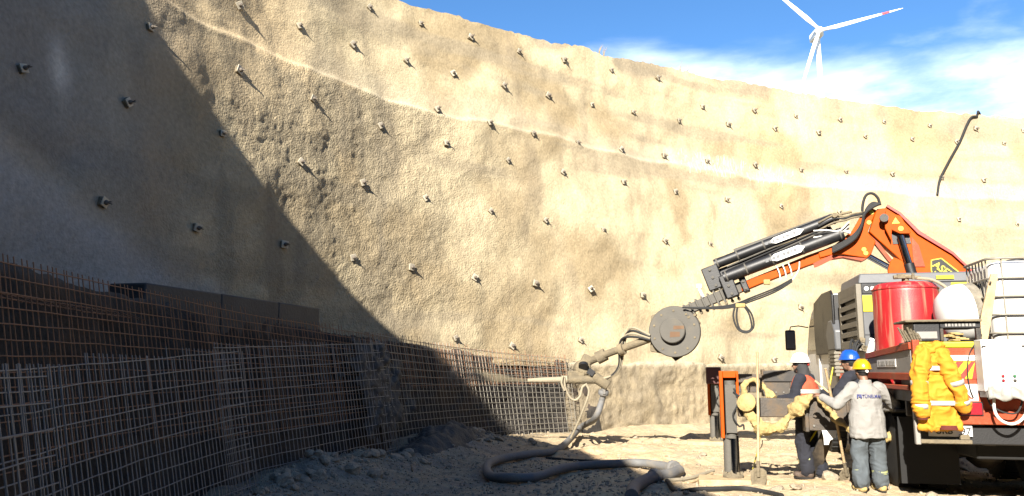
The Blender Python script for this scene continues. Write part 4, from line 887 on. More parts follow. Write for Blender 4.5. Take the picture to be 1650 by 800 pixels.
# ------------------------------------------------------------------ loads on the truck bed
cp = on_truck('compressor', (.95,3.75,1.36), 'grey louvered compressor with yellow panels standing on the truck bed', 'compressor')
mb = MB(); mb.b2(.10, 1.86, 3.0, 4.5, 1.36, 2.955); put(mb, 'body', M_grey, cp, bevel=.02)
mb = MB(); mb.prism([(.06,3.0,2.958),(1.87,3.0,2.958),(1.87,3.06,3.12),(.10,3.06,3.12)], (0,1.5,0)); put(mb, 'roof', M_grey, cp, bevel=.02)
mb = MB(); mb.b2(.085,.115,3.02,4.48,2.02,2.86); put(mb, 'vent_recess', M_black, cp)
for (y0, y1, z0, z1) in ((3.0,3.13,1.95,2.955),(4.37,4.5,1.95,2.955),(3.132,4.368,2.80,2.955),(3.132,4.368,1.95,2.0)):
    mb = MB(); mb.b2(.02, .099, y0, y1, z0, z1); put(mb, 'vent_frame', M_tan, cp, bevel=.008)
for k in range(6):
    mb = MB(); zc = 2.03+.148*k; mb.prism([(.02,3.132,zc-.035),(.02,3.132,zc+.045),(.085,3.132,zc+.075),(.085,3.132,zc+.0)], (0,1.236,0)); put(mb, 'louver_slat', M_tan, cp)
mb = MB(); mb.prism([(-.02,2.99,1.95),(.10,2.99,1.95),(.10,2.99,1.90),(.02,2.99,1.90)], (0,1.5,0)); put(mb, 'vent_sill', M_tan, cp, bevel=.008)
mb = MB(); mb.b2(.105,.41,2.985,2.999,2.79,2.945); pn = put(mb, 'control_panel', M_black, cp, bevel=.006)
for x in (.17, .26, .35):
    mb = MB(); mb.cyl((x,2.984,2.875), (x,2.975,2.875), .034, n=16); sub(mb, 'gauge', M_white, pn)
for (x0, x1, z0, z1) in ((.105,.47,2.51,2.77),(1.40,1.84,2.58,2.945)):
    mb = MB(); mb.b2(x0, x1, 2.987, 2.999, z0, z1); put(mb, 'yellow_panel', M_yellow, cp, bevel=.004)
mb = MB(); mb.b2(.11,.6,2.993,2.9985,2.145,2.155); put(mb, 'panel_seam', M_black, cp)
mb = MB(); mb.b2(1.2,1.45,2.99,3.01,3.0,3.06); put(mb, 'yellow_tag', M_yellow, cp)

tk = on_truck('pressure_tank', (.49,2.05,1.37), 'upright red pressure tank with sun-bleached streaks on the truck bed', 'tank')
mb = MB(); r = .44; mb.lathe((.49,2.05,1.37), [(r*.9,0),(r,.04),(r,1.34),(r*.985,1.40),(r*.93,1.445),(r*.8,1.475),(r*.5,1.49),(.05,1.495)], 48); put(mb, 'shell', M_tankred, tk)
mb = MB()
for z in (1.42, 2.745): mb.lathe((.49,2.05,z), [(r+.002,0),(r+.008,.006),(r+.008,.02),(r+.002,.026)], 48)
put(mb, 'weld_seam', M_tankred, tk)
mb = MB(); mb.cyl((.47,1.9,2.86), (.47,1.9,2.93), .05, n=12); mb.tube([(.30,1.85,2.92),(.47,1.85,2.93),(.66,1.85,2.90)], .03, 8); mb.box((.40,1.85,2.93), (.1,.08,.06)); mb.cyl((.55,1.8,2.88),(.55,1.8,2.97),.02,n=8); put(mb, 'valve', M_caked, tk)
mb = MB(); mb.tube(catmull([(.6,1.85,2.90),(.78,1.75,2.86),(.92,1.65,2.74),(.97,1.6,2.6),(.97,1.6,2.45)], 8), .022, 8); put(mb, 'air_hose', M_hosepale, tk)

dm = on_truck('mixing_drum', (1.0,1.25,1.95), 'round drum, white at one end and cement crusted at the other, beside the red tank', 'drum')
ax = unit(V3(1,.12,.1)); c_ = V3(.74,1.25,2.33)
mb = MB(); mb.lathe(c_, [(.10,-.06),(.26,-.02),(.35,.07),(.39,.18),(.395,.26)], 32, ax); put(mb, 'white_shell', M_whitepl, dm)
mb = MB(); mb.lathe(c_+ax*.262, [(.39,0),(.40,.02),(.39,.1),(.40,.2),(.38,.3),(.30,.36),(.1,.4)], 32, ax); put(mb, 'crusted_end', pm('cement_crust', (.36,.32,.25), .95, var=.35, scale=12, bump=1, bscale=35), dm)
mb = MB(); mb.b2(.6,1.3,1.0,1.5,1.37,1.94); put(mb, 'cradle', M_dark, dm, bevel=.02)

mc = on_truck('pump_unit', (.44,.5,1.37), 'black pump unit with a dusty tray on top, standing behind the tailgate', 'pump unit')
mb = MB(); mb.b2(.04,.83,.28,.78,1.37,1.95); put(mb, 'base', M_dark, mc, bevel=.02)
mb = MB(); mb.b2(.00,.86,.22,.80,2.185,2.215); put(mb, 'top_tray', M_caked, mc, bevel=.008)
mb = MB(); mb.b2(.10,.40,.27,.75,1.952,2.183); put(mb, 'left_panel', M_black, mc, bevel=.012)
mb = MB(); mb.b2(.13,.36,.258,.268,1.985,2.07); put(mb, 'screen', M_grey2, mc)
mb = MB(); mb.b2(.402,.86,.27,.75,2.11,2.184); fp = put(mb, 'front_strip', M_black, mc, bevel=.008)
mb = MB(); x = .46
for w in (.02,.03,.02,.03,.025,.03,.03,.025,.03): mb.b2(x, x+w, .264, .268, 2.13, 2.165); x += w+.012
sub(mb, 'faded_letter', M_grey2, fp, smooth=False)
for x0, x1 in ((.80,.86),(.402,.44)):
    mb = MB(); mb.b2(x0,x1,.27,.33,1.952,2.109); put(mb, 'frame_post', M_dark, mc, bevel=.008)
mb = MB()
for k in range(6): mb.tube([(.10+.03*k-.12,.2,1.95),(.0+.035*k-.1,.18,2.12-.02*(k%3))], .012, 6)
mb.tube([(.02,.2,2.06),(.12,.2,2.03),(.16,.24,1.96)], .022, 7); put(mb, 'lever', M_caked, mc)
mb = MB()
for k in range(8): mb.box((.58+random.uniform(-.08,.12),.35,1.965+.012*k), (.12,.1,.02), Matrix.Rotation(random.uniform(0,3),3,'Z'))
put(mb, 'rag_bundle', M_foam, mc, bevel=.005)

bd = on_truck('plank', (1.1,.7,1.37), 'dusty plank standing upright against the white caged tank', 'plank')
mb = MB(); pa = [(0.862,0.500,1.881), (0.976,0.520,2.342), (1.123,0.550,2.801)]; pb = [(0.981,0.500,1.880), (1.095,0.520,2.340), (1.208,0.550,2.799)]
mb.prism([pa[0], pa[1], pa[2], pb[2], pb[1], pb[0]], (0,.04,0)); pk = put(mb, 'board', M_wood, bd, bevel=.004)
mb = MB(); mb.cyl((1.086,0.490,2.686), (1.124,0.600,2.697), .012, n=8); mb.cyl((0.920,0.470,2.032), (0.964,0.600,2.037), .012, n=8); sub(mb, 'nail', M_dark, pk)

ib = on_truck('caged_tank', (1.62,1.1,1.37), 'white plastic tank in a galvanised cage on the right of the truck bed', 'tank')
def rrect(x0, x1, y0, y1, r, z, n=6):
    out = []
    for cx, cy, a0_ in ((x1-r,y1-r,0),(x0+r,y1-r,90),(x0+r,y0+r,180),(x1-r,y0+r,270)):
        for k in range(n+1): a = radians(a0_+90*k/n); out.append((cx+r*cos(a), cy+r*sin(a), z))
    return out
X0, X1, Y0, Y1 = 1.12, 2.12, .60, 1.60
mb = MB(); vs = []; prof = [(1.50,.16,.0),(1.53,.06,.0),(1.58,.035,.0),(2.86,.035,.0),(2.94,.07,.0),(2.98,.16,0),(2.985,.3,0)]
for z, ins, _ in prof: vs += rrect(X0+ins, X1-ins, Y0+ins, Y1-ins, .12, z)
n = 28; fs = [(i*n+k, i*n+(k+1)%n, (i+1)*n+(k+1)%n, (i+1)*n+k) for i in range(len(prof)-1) for k in range(n)]+[tuple(range(n)), tuple(range((len(prof)-1)*n, len(prof)*n))]
mb.add(vs, fs); put(mb, 'plastic_tank', M_whitepl, ib)
mb = MB(); mb.lathe((1.62,1.1,2.985), [(.12,0),(.12,.04),(.10,.05)], 20); put(mb, 'lid', M_black, ib)
for z in (1.55, 1.80, 2.06, 2.29, 2.52, 2.75, 3.0):
    p = rrect(X0, X1, Y0, Y1, .15, z); mb = MB(); mb.tube(p+[p[0],], .013 if z < 2.9 else .017, 7); put(mb, 'horizontal_bar', M_galv, ib)
for k in range(7):
    for (x, y) in ((X0+.016, Y0+.15+.117*k), (X0+.15+.117*k, Y0+.016), (X1-.016, Y0+.15+.117*k)):
        if y < Y0+.1 and k in (1, 2): continue
        mb = MB(); mb.tube([(x,y,1.5),(x,y,3.0)], .0095, 6); put(mb, 'vertical_bar', M_galv, ib)
mb = MB(); mb.b2(X0,X1,Y0,Y1,1.37,1.49); put(mb, 'pallet', M_wood, ib, bevel=.01)

cb_ = on_truck('control_box', (.89,-.1,1.28), 'white electrical cabinet with four coloured buttons on the tailgate', 'cabinet')
mb = MB(); mb.b2(.655,1.15,-.29,-.055,1.36,1.95); bx = put(mb, 'cabinet', M_white, cb_, bevel=.01)
mb = MB(); mb.b2(.667,1.14,-.308,-.291,1.37,1.94); dr_ = put(mb, 'door', M_white, cb_, bevel=.006)
mb = MB(); mb.cyl((1.08,-.309,1.87), (1.08,-.318,1.87), .013, n=12); sub(mb, 'lock', M_dark, dr_)
mb = MB(); mb.b2(.655,.695,-.318,-.309,1.865,1.88); sub(mb, 'hinge', M_dark, dr_)
for (x, z, m_) in ((.845,1.535,M_lampred),(.965,1.535,M_green),(.845,1.485,M_lampred),(.965,1.485,M_dark)):
    mb = MB(); mb.cyl((x,-.309,z), (x,-.314,z), .019, n=14); b_ = sub(mb, 'button_ring', M_bolt, dr_)
    mb = MB(); mb.cyl((x,-.314,z), (x,-.326,z), .013, n=14); sub(mb, 'button', m_, b_)
mb = MB(); g = []; nx_, nz_ = 16, 6
for i in range(nx_):
    for j in range(nz_):
        x = .675+.47*i/(nx_-1); z = 1.27+.02*sin(i*.9)+(.145+.02*sin(i*1.7))*j/(nz_-1); g.append((x, -.315-.02*sin(j*1.3+i*.8)*.5-.012*sin(i*2.1), z))
mb.add(g, [(i*nz_+j, (i+1)*nz_+j, (i+1)*nz_+j+1, i*nz_+j+1) for i in range(nx_-1) for j in range(nz_-1)]); ps = put(mb, 'plastic_wrap', M_bag, cb_); sm = ps.modifiers.new('thick', 'SOLIDIFY'); sm.thickness = .012
mb = MB(); mb.b2(.67,1.14,-.30,-.06,1.29,1.36); put(mb, 'cable_gland_plate', M_grey2, cb_, bevel=.01)
mb = MB(); mb.tube(catmull([(.77,-.2,1.29),(.76,-.22,1.15),(.80,-.24,1.05),(.90,-.25,1.0),(1.01,-.24,1.04),(1.10,-.22,1.16),(1.16,-.2,1.35),(1.18,-.18,1.55),(1.17,-.18,1.8)], 8), .016, 8); put(mb, 'white_cable', M_whitepl, cb_)
mb = MB(); mb.tube(catmull([(.70,-.2,1.29),(.74,-.2,1.2),(.85,-.21,1.13),(.98,-.21,1.12),(1.05,-.2,1.22),(1.06,-.2,1.29)], 8), .010, 7); mb.tube(catmull([(.68,-.07,1.93),(.60,-.07,1.8),(.56,-.07,1.6),(.57,-.07,1.4),(.6,-.07,1.28)], 8), .006, 6); put(mb, 'black_cable', M_rubber, cb_)
for k in range(4):
    mb = MB(); o_ = .025*k; mb.tube(catmull([(1.17+o_,-.15,1.9),(1.22+o_*.5,-.18,1.75),(1.18+o_,-.2,1.55-.02*k),(1.25,-.18,1.4+o_),(1.2+o_,-.16,1.2)], 8), .011, 6); put(mb, 'loose_cable', (M_whitepl, M_hosepale, M_rubber, M_orange)[k], cb_)

# ------------------------------------------------------------------ ground gear
pad = empty('outrigger_pad', tuple(t2w((-2.05,1.95,0))), TH+.12, 'pale timber pad under the foot of the near outrigger leg', 'timber pad')
for k, (y, w) in enumerate(((-.27,.17),(-.09,.17),(.09,.17),(.27,.15))):
    mb = MB(); mb.b2(-.52+.03*k, .45-.02*k, y-w/2, y+w/2, -.04, .065-.004*k); mb.build('plank', M_wood, pad, bevel=.008)
pad = empty('outrigger_pad', tuple(t2w((-2.05,8.05,0))), TH, 'low timber pad under the foot of the far outrigger leg', 'timber pad')
for k in range(3):
    mb = MB(); mb.b2(-.6, .5, -.3+.2*k, -.11+.2*k, -.02, .07); mb.build('plank', M_wood, pad, bevel=.008)
def shovel(base, top, label, blade_dir, bl=.28):
    base, top = np.array(base, float), np.array(top, float); r = empty('shovel', tuple(base), 0, label, 'shovel'); d = unit(top-base); L = np.linalg.norm(top-base)
    mb = MB(); mb.tube([d*.12, d*(L*.5)+V3(.006,0,0), d*L], [.021,.02,.018], 9); mb.build('handle', M_wood, r)
    x = unit(np.cross(d, V3(*blade_dir))); nrm = np.cross(x, d)
    mb = MB(); vs = []
    for t, w in ((.20,.06),(.16,.11),(.06,.115),(-.04,.10),(-.10,.03)):
        for s_ in (-1,-.5,0,.5,1): vs.append(d*t+x*w*s_+nrm*(.03*(s_*s_)-.01))
    mb.add(vs, [(i*5+j,(i+1)*5+j,(i+1)*5+j+1,i*5+j+1) for i in range(4) for j in range(4)]); b_ = mb.build('blade', M_caked, r); s_ = b_.modifiers.new('thick','SOLIDIFY'); s_.thickness = .006
    mb = MB(); mb.tube([d*.08, d*.3], [.028,.024], 9); mb.build('socket', M_caked, r)
    return r
shovel((3.462,11.534,0.040), V3(3.535,11.550,1.865), 'shovel standing upright with its pale pole beside the near outrigger leg', (0,-1,0))
shovel((4.797,11.725,0.040), V3(4.349,11.150,1.626), 'shovel with tan pole leaning on the beam, held by the worker in pale grey', (0,-1,0))
mb = MB(); mb.tube([V3(4.510,11.500,1.294), V3(4.594,11.500,1.644)], [.014,.01], 7); o = mb.build('thin_cane', M_yellow); tag(o, 'thin yellow cane sticking up beside the tan shovel pole', 'cane')
mb = MB(); mb.tube([V3(4.287,11.400,1.452), V3(4.440,11.300,1.291)], .016, 7); o = mb.build('short_stick', M_wood); tag(o, 'short wooden stick lying aslant over the outrigger beam', 'stick')
rs_ = random.Random(3)
def sleeve(path, r, name, label, mat, cat, lump=.25):
    c = catmull(path, 26); L_ = np.r_[0, np.cumsum(np.linalg.norm(np.diff(c, axis=0), axis=1))]; n = 14; o_ = rs_.uniform(0, 50)
    q = np.c_[L_*2.2+o_, L_*0, L_*0]; rr = r*(1+lump*1.1*vn(q*1.7, 5)+lump*.5*vn(q*5, 6))
    mb = MB(); mb.tube(c, list(rr), n); P = np.array(mb.v); k = np.repeat(np.arange(len(c)), n)[:len(P)]; d = P[:len(k)]-c[k]
    f = 1+.45*vn(P[:len(k)]*11, 7)+.3*vn(P[:len(k)]*24, 8); mb.v = [tuple(p) for p in c[k]+d*f[:,None]]
    o = mb.build(name, mat); tag(o, label, cat); return o
sl_ = sleeve([t2w(p) for p in ((-1.816,1.740,1.113),(-1.748,1.720,0.939),(-1.644,1.700,0.803),(-1.476,1.700,0.779),(-1.346,1.700,0.850),(-1.187,1.700,1.008),(-1.045,1.700,1.156),(-0.887,1.720,1.243),(-0.810,1.700,1.192),(-0.705,1.680,1.056),(-0.583,1.680,0.896),(-0.423,1.700,0.786),(-0.202,1.700,0.697),(0.071,1.700,0.701),(0.284,1.700,0.797))], .066, 'wrapped_hose', 'thick hose in a tattered tan wrapping draped over the near outrigger beam', M_foam, 'hose', .38)
mb = MB(); mb.lathe(t2w((-1.808,1.720,1.131)), [(.05,-.02),(.13,0),(.135,.05),(.07,.10)], 14, (-.5,-.8,.3)); mb.build('wrapped_end', M_foam, sl_)
sleeve([t2w(p) for p in ((-1.803,2.350,1.199),(-1.787,2.350,1.367),(-1.656,2.350,1.451),(-1.550,2.350,1.386),(-1.470,2.300,1.277),(-1.396,2.200,1.171))], .05, 'rope_loop', 'loop of tan rope hanging over the beam behind the upright shovel', M_foam, 'rope', .3)
mb = MB(); mb.tube(catmull([t2w(p) for p in ((-0.789,2.200,0.764),(-0.883,2.200,0.620),(-0.988,2.250,0.471))], 6), .013, 6); o = mb.build('yellow_rope', M_yellow); tag(o, 'short yellow rope hanging under the outrigger beam', 'rope')
mb = MB(); mb.tube(catmull([(5.672,18.519,0.300),(4.949,16.326,0.150),(4.117,13.872,0.060),(3.641,12.488,0.030)], 6), .012, 6); o = mb.build('yellow_hose', M_yellow); tag(o, 'thin yellow hose trailing down to the ground behind the upright shovel', 'hose')
# concrete hose looping over the floor
hp = [V3(1.907,16.620,1.284),V3(1.859,16.700,0.992),V3(1.710,16.800,0.609)]+[(p[0], p[1], gzp(p[0], p[1])+.085+(.12 if k == 0 else 0)) for k, p in enumerate(((1.605,18.967,0.000),(0.906,15.893,0.000),(0.281,14.807,0.000),(-0.182,14.131,0.000),(-0.392,13.269,0.000),(-0.326,12.296,0.000),(-0.027,11.894,0.000),(0.337,12.025,0.000),(0.727,12.801,0.000),(1.113,13.350,0.000),(1.619,13.350,0.000),(2.074,13.350,0.000),(2.340,13.031,0.000),(2.524,12.580,0.000)))]
mb = MB(); cc = catmull(hp, 12); mb.tube(cc, list((.061+.008*np.minimum(1, np.arange(len(cc))/40))*(1+.05*vn(np.c_[np.arange(len(cc))*.23, np.zeros(len(cc)), np.zeros(len(cc))], 3))), 14); ho = mb.build('concrete_hose', M_hose); tag(ho, 'thick grey concrete hose looping over the shaded floor up to the spray nozzle', 'hose')
def collar(path, i, r, name='hose_coupling'):
    mb = MB(); d = unit(path[i+1]-path[i]); mb.lathe(path[i]-d*.05, [(r,0),(r*1.12,.02),(r*1.12,.08),(r,.10)], 16, d); mb.box(path[i]+V3(.0,-r*1.05,.02), (.05,.04,.09)); mb.build(name, M_bolt if name != 'hose_coupling' else M_hose, ho)
collar(cc, 6, .098); collar(cc, len(cc)-3, .11)
hp = [(p[0], p[1], gzp(p[0], p[1])+.085) for p in ((2.556,12.507,0.000),(2.314,12.092,0.000),(2.057,11.830,0.000),(1.827,11.458,0.000),(1.627,10.943,0.000),(1.467,10.090,-0.000))]
mb = MB(); cc2 = catmull(hp, 10); mb.tube(cc2, .085, 14); h2 = mb.build('concrete_hose', M_hose); tag(h2, 'stub of grey concrete hose with a clamp running out at the bottom edge', 'hose')
mb = MB(); d = unit(cc2[21]-cc2[20]); mb.lathe(cc2[20]-d*.05, [(.09,0),(.115,.02),(.115,.07),(.09,.1)], 16, d); mb.build('clamp', M_hose, h2)
def floor_hose(px, r, label, mat=M_rubber, cat='hose', name='floor_hose'):
    c = catmull([(p[0], p[1], gzp(p[0], p[1])+r*.8) for p in px], 10); mb = MB(); mb.tube(c, r, 8); o = mb.build(name, mat); tag(o, label, cat); return o
floor_hose(((2.212,11.703,0.000),(2.223,11.110,0.000),(2.388,10.729,0.000),(2.712,10.729,0.000),(3.066,10.835,0.000),(3.286,10.626,0.000),(3.370,10.278,0.000)), .035, 'black rubber hose curving past the timber pad at the bottom edge')
floor_hose(((0.618,14.807,0.000),(1.053,14.607,0.000),(1.477,14.413,0.000),(1.983,14.131,0.000),(2.320,13.601,0.000)), .022, 'thin dark hose lying beside the thick concrete hose')
floor_hose(((2.197,11.766,0.000),(2.607,12.092,0.000),(3.132,12.726,0.000)), .03, 'short pale pipe lying between the hose and the timber pad', M_hosepale, 'pipe', 'floor_pipe')
floor_hose(((2.232,11.579,0.000),(2.594,11.830,0.000),(3.040,12.436,0.000)), .018, 'thin dusty rod beside the pale pipe next to the timber pad', M_wood, 'rod', 'floor_rod')
floor_hose(((-1.837,13.109,0.000),(-1.720,13.350,0.000),(-1.619,13.109,0.000),(-1.489,12.227,0.000)), .012, 'bent bit of black wire on the shaded floor', M_dark, 'wire', 'bent_wire')
# spray mist thrown from the lance on to the mats
a = V3(*(0.307,16.600,1.392)); b = V3(*(-1.295,16.300,1.488)); b[2] = 1.52; d = unit(b-a); L = np.linalg.norm(b-a)
mb = MB(); mb.lathe(a, [(.03,0),(.07,.25*L),(.14,.55*L),(.26,.85*L),(.34,L),(.30,L+.1)], 20, d)
mm = bpy.data.materials.new('cement_mist'); mm.use_nodes = True; t = mm.node_tree; t.nodes.clear()
out = N(t, 'ShaderNodeOutputMaterial'); pv = N(t, 'ShaderNodeVolumePrincipled'); pv.inputs['Color'].default_value = (.80,.68,.45,1); pv.inputs['Anisotropy'].default_value = .2
tc = N(t, 'ShaderNodeTexCoord'); nz_ = N(t, 'ShaderNodeTexNoise'); nz_.inputs['Scale'].default_value = 4.2; nz_.inputs['Detail'].default_value = 5; t.links.new(tc.outputs['Object'], nz_.inputs['Vector'])
def vm(op, x, y=None, out=0):
    n = N(t, 'ShaderNodeVectorMath', operation=op)
    for k, v in enumerate((x, y)):
        if v is None: continue
        if hasattr(v, 'is_linked'): t.links.new(v, n.inputs[k])
        else: n.inputs[k].default_value = v
    return n.outputs['Value'] if out else n.outputs[0]
def fm(op, *xs):
    n = N(t, 'ShaderNodeMath', operation=op)
    for k, v in enumerate(xs):
        if hasattr(v, 'is_linked'): t.links.new(v, n.inputs[k])
        else: n.inputs[k].default_value = v
    return n.outputs[0]
rel = vm('SUBTRACT', tc.outputs['Object'], tuple(a)); al = vm('DOT_PRODUCT', rel, tuple(d), 1); sc_ = N(t, 'ShaderNodeVectorMath', operation='SCALE'); sc_.inputs[0].default_value = tuple(d); t.links.new(al, sc_.inputs['Scale'])
rad = vm('LENGTH', vm('SUBTRACT', rel, sc_.outputs[0]), None, 1); tt = fm('DIVIDE', al, L)
core = fm('POWER', fm('MAXIMUM', fm('SUBTRACT', 1., fm('DIVIDE', rad, fm('ADD', .05, fm('MULTIPLY', tt, .30)))), 0.), 1.6)
fall = fm('POWER', fm('MAXIMUM', fm('SUBTRACT', 1., fm('MULTIPLY', tt, .9)), 0.), 1.5)
mr = N(t, 'ShaderNodeMapRange'); mr.inputs[1].default_value = .35; mr.inputs[2].default_value = .7; mr.inputs[3].default_value = 5.; mr.inputs[4].default_value = 34.; t.links.new(nz_.outputs[0], mr.inputs[0])
dn = fm('MULTIPLY', fm('MULTIPLY', mr.outputs[0], fm('MAXIMUM', core, 0.)), fm('MAXIMUM', fall, 0.)); t.links.new(dn, pv.inputs['Density']); t.links.new(pv.outputs[0], out.inputs['Volume'])
o = link('spray_mist', mb.mesh('spray_mist', True), mm); o['kind'] = 'stuff'
# ------------------------------------------------------------------ cloth / body surfaces: overlapping tapered limbs fused into one skin
def blob(mb, name, mat, parent, voxel=.012, fold=.0, smooth=3, tex=None, loc=None):
    o = mb.build(name, mat, parent, smooth=False, loc=loc)
    r = o.modifiers.new('fuse', 'REMESH'); r.mode = 'VOXEL'; r.voxel_size = voxel; r.use_smooth_shade = True
    s = o.modifiers.new('soften', 'SMOOTH'); s.iterations = smooth; s.factor = .5
    dg = bpy.context.evaluated_depsgraph_get(); dg.update()
    me = bpy.data.meshes.new_from_object(o.evaluated_get(dg)); o.modifiers.clear(); o.data = me; me.name = name
    if not me.materials: me.materials.append(mat)
    if fold:                                   # creases run down and across the cloth
        n = len(me.vertices); P = np.empty(n*3); me.vertices.foreach_get('co', P); P = P.reshape(-1, 3); Nn = np.array([v.normal for v in me.vertices])
        sd_ = random.randint(0, 999); W_ = P+.05*np.c_[vn(P*6, sd_), vn(P*6, sd_+1), vn(P*6, sd_+2)]
        c1 = 1-2*np.abs(vn(W_*np.array([9, 9, 4.5]), sd_+3)); c2 = 1-2*np.abs(vn(W_*np.array([13, 13, 19]), sd_+4)); c3 = vn(W_*5, sd_+5)
        P = P+Nn*(fold*(.55*c1+.38*c2+.5*c3))[:,None]; me.vertices.foreach_set('co', P.ravel()); me.update()
    me.polygons.foreach_set('use_smooth', [True]*len(me.polygons)); return o
def hand(mb, wrist, d, side, curl=.6):        # palm, four bent fingers and a thumb, hanging on the wrist along d
    wrist = np.array(wrist, float); d = unit(d); dn = unit(V3(0,0,-1)+V3(0,.0,0)); w = unit(np.cross(d, dn)) if abs(d@dn) < .95 else V3(1,0,0); n = unit(np.cross(w, d))
    if n[2] > 0: n = -n
    for k in range(3): mb.caps(wrist+w*(.018*(k-1)), wrist+d*.085+w*(.022*(k-1)), .017, .016, 8)
    for k, L in enumerate((.068,.078,.074,.058)):
        b = wrist+d*.09+w*(.020*(k-1.5)); m1 = b+(d*cos(curl)+n*sin(curl))*L*.5; m2 = m1+(d*cos(curl*2.2)+n*sin(curl*2.2))*L*.5
        mb.caps(b-d*.01, m1, .0095, .009, 7); mb.caps(m1, m2, .009, .0075, 7)
    t0 = wrist+d*.03+w*(.035*side); t1 = t0+unit(d*.7+w*.6*side+n*.5)*.045; t2 = t1+unit(d+n*.6)*.035
    mb.caps(t0, t1, .013, .011, 7); mb.caps(t1, t2, .011, .009, 7)
def ring(secs, th=.004):                       # short lofted sleeve, e.g. a reflective band
    return MB().loft(secs, 24)
def band(a, b, ra, rb):
    mb = MB(); mb.tube([a, b], [ra, rb], 20, caps=False); return mb
def person(loc, rz, label, J, H, trousers, jacket, helmet, boots, vest=None, shin=M_reflecty, hood=None, beard=False, hem=.74):
    z0 = gzp(*loc); root = empty('person', (loc[0], loc[1], z0), rz, label, 'person'); k = H/1.75
    J = {a: V3(*b)*k for a, b in J.items()}
    hd = J['head']; nk = J['neck']
    mb = MB()                                  # the body itself
    mb.ell(hd, (.073*k,.092*k,.112*k)); mb.ell(hd+V3(0,.028,-.055)*k, (.055*k,.06*k,.06*k)); mb.ell(hd+V3(0,.05,-.08)*k, (.03*k,.035*k,.028*k))
    mb.caps(hd+V3(0,.088,.012)*k, hd+V3(0,.108,-.026)*k, .009*k, .014*k, 8); mb.caps(hd+V3(-.02,.078,-.062)*k, hd+V3(.02,.078,-.062)*k, .011*k, .011*k, 8)
    mb.caps(hd+V3(-.04,.08,.022)*k, hd+V3(.04,.08,.022)*k, .013*k, .013*k, 8)
    for s in (-1, 1):
        mb.ell(hd+V3(.074*s,-.008,-.008)*k, (.010*k,.02*k,.032*k)); mb.ell(hd+V3(.035*s,.07,-.03)*k, (.022*k,.02*k,.022*k))
    mb.caps(nk-V3(0,.01,.05)*k, hd-V3(0,.02,.05)*k, .058*k, .052*k)
    mb.loft([(J['pelvis']+V3(0,0,-.10)*k, .12*k, .08*k), (J['pelvis'], .15*k, .1*k), (J['chest']-V3(0,0,.18)*k, .125*k, .09*k), (J['chest'], .155*k, .105*k), (nk-V3(0,0,.06)*k, .11*k, .07*k), (nk, .05*k, .05*k)])
    for s, c in ((-1,'l'),(1,'r')):
        mb.caps(J['hip'+c], J['knee'+c], .08*k, .055*k); mb.caps(J['knee'+c], J['ank'+c], .055*k, .038*k); mb.caps(J['ank'+c], J['ank'+c]+V3(0,.12,-.045)*k, .038*k, .03*k)
        mb.caps(J['sho'+c], J['elb'+c], .05*k, .04*k); mb.caps(J['elb'+c], J['han'+c], .04*k, .028*k); hand(mb, J['han'+c], J['han'+c]-J['elb'+c], -s)
    blob(mb, 'body', M_skin, root, .0075, 0, 2)
    for s in (-1, 1):
        mb = MB(); mb.ell(hd+V3(.033*s,.087,-.001)*k, (.013*k,.007*k,.006*k), n=10, m=6); mb.build('eye', M_hair, root)
    mb = MB(); mb.ell(hd+V3(0,-.022,.012)*k, (.079*k,.083*k,.10*k)); blob(mb, 'hair', M_hair, root, .01, .004, 1)
    if beard:
        mb = MB(); mb.ell(hd+V3(0,.052,-.082)*k, (.045*k,.04*k,.04*k)); mb.caps(hd+V3(-.06,.02,-.05)*k, hd+V3(-.03,.06,-.085)*k, .018, .02, 8); mb.caps(hd+V3(.06,.02,-.05)*k, hd+V3(.03,.06,-.085)*k, .018, .02, 8); blob(mb, 'beard', M_hair, root, .008, .004, 1)
    if hood:
        mb = MB(); mb.loft([(nk+V3(0,-.01,-.03)*k,.10*k,.095*k), (nk+V3(0,-.015,.03)*k,.088*k,.09*k), (hd+V3(0,-.03,-.03)*k,.086*k,.085*k), (hd+V3(0,-.03,.06)*k,.084*k,.09*k)]); blob(mb, 'hood', hood, root, .01, .006, 2)
    # trousers
    mb = MB(); mb.loft([(J['pelvis']+V3(0,0,-.14)*k,.15*k,.105*k), (J['pelvis']+V3(0,-.01,-.04)*k,.18*k,.13*k), (J['pelvis']+V3(0,0,.08)*k,.165*k,.115*k), (J['pelvis']+V3(0,0,.14)*k,.15*k,.1*k)])
    for c in 'lr':
        mb.caps(J['hip'+c], J['knee'+c], .122*k, .100*k); mb.caps(J['knee'+c], J['ank'+c]+V3(0,0,.04)*k, .098*k, .090*k); mb.caps(J['ank'+c]+V3(0,0,.05)*k, J['ank'+c]+V3(0,.015,.0)*k, .09*k, .08*k)
    tr_ = blob(mb, 'trousers', trousers, root, .012, .020, 2)
    for c in 'lr':
        a, b = J['knee'+c], J['ank'+c]; p = a+(b-a)*.52; q = a+(b-a)*.66; r_ = .102*k
        sub(band(p, q, r_, r_*.985), 'reflective_band', shin, tr_)
        mb = MB(); e = J['ank'+c]; mb.caps(e+V3(0,-.03,-.04)*k, e+V3(0,.14,-.055)*k, .05*k, .042*k); mb.caps(e+V3(0,-.01,-.03)*k, e+V3(0,.0,.06)*k, .055*k, .056*k); mb.ell(e+V3(0,.15,-.045)*k, (.05*k,.06*k,.042*k)); bt = blob(mb, 'boot', boots, root, .010, .006, 2)
        mb = MB(); mb.loft([(e+V3(0,.06,-.098)*k, .052*k, .145*k), (e+V3(0,.06,-.075)*k, .054*k, .15*k)], 20); sub(mb, 'sole', M_hair, bt)
    # jacket
    mb = MB(); hm = J['pelvis']*1; hm[2] = hem*k
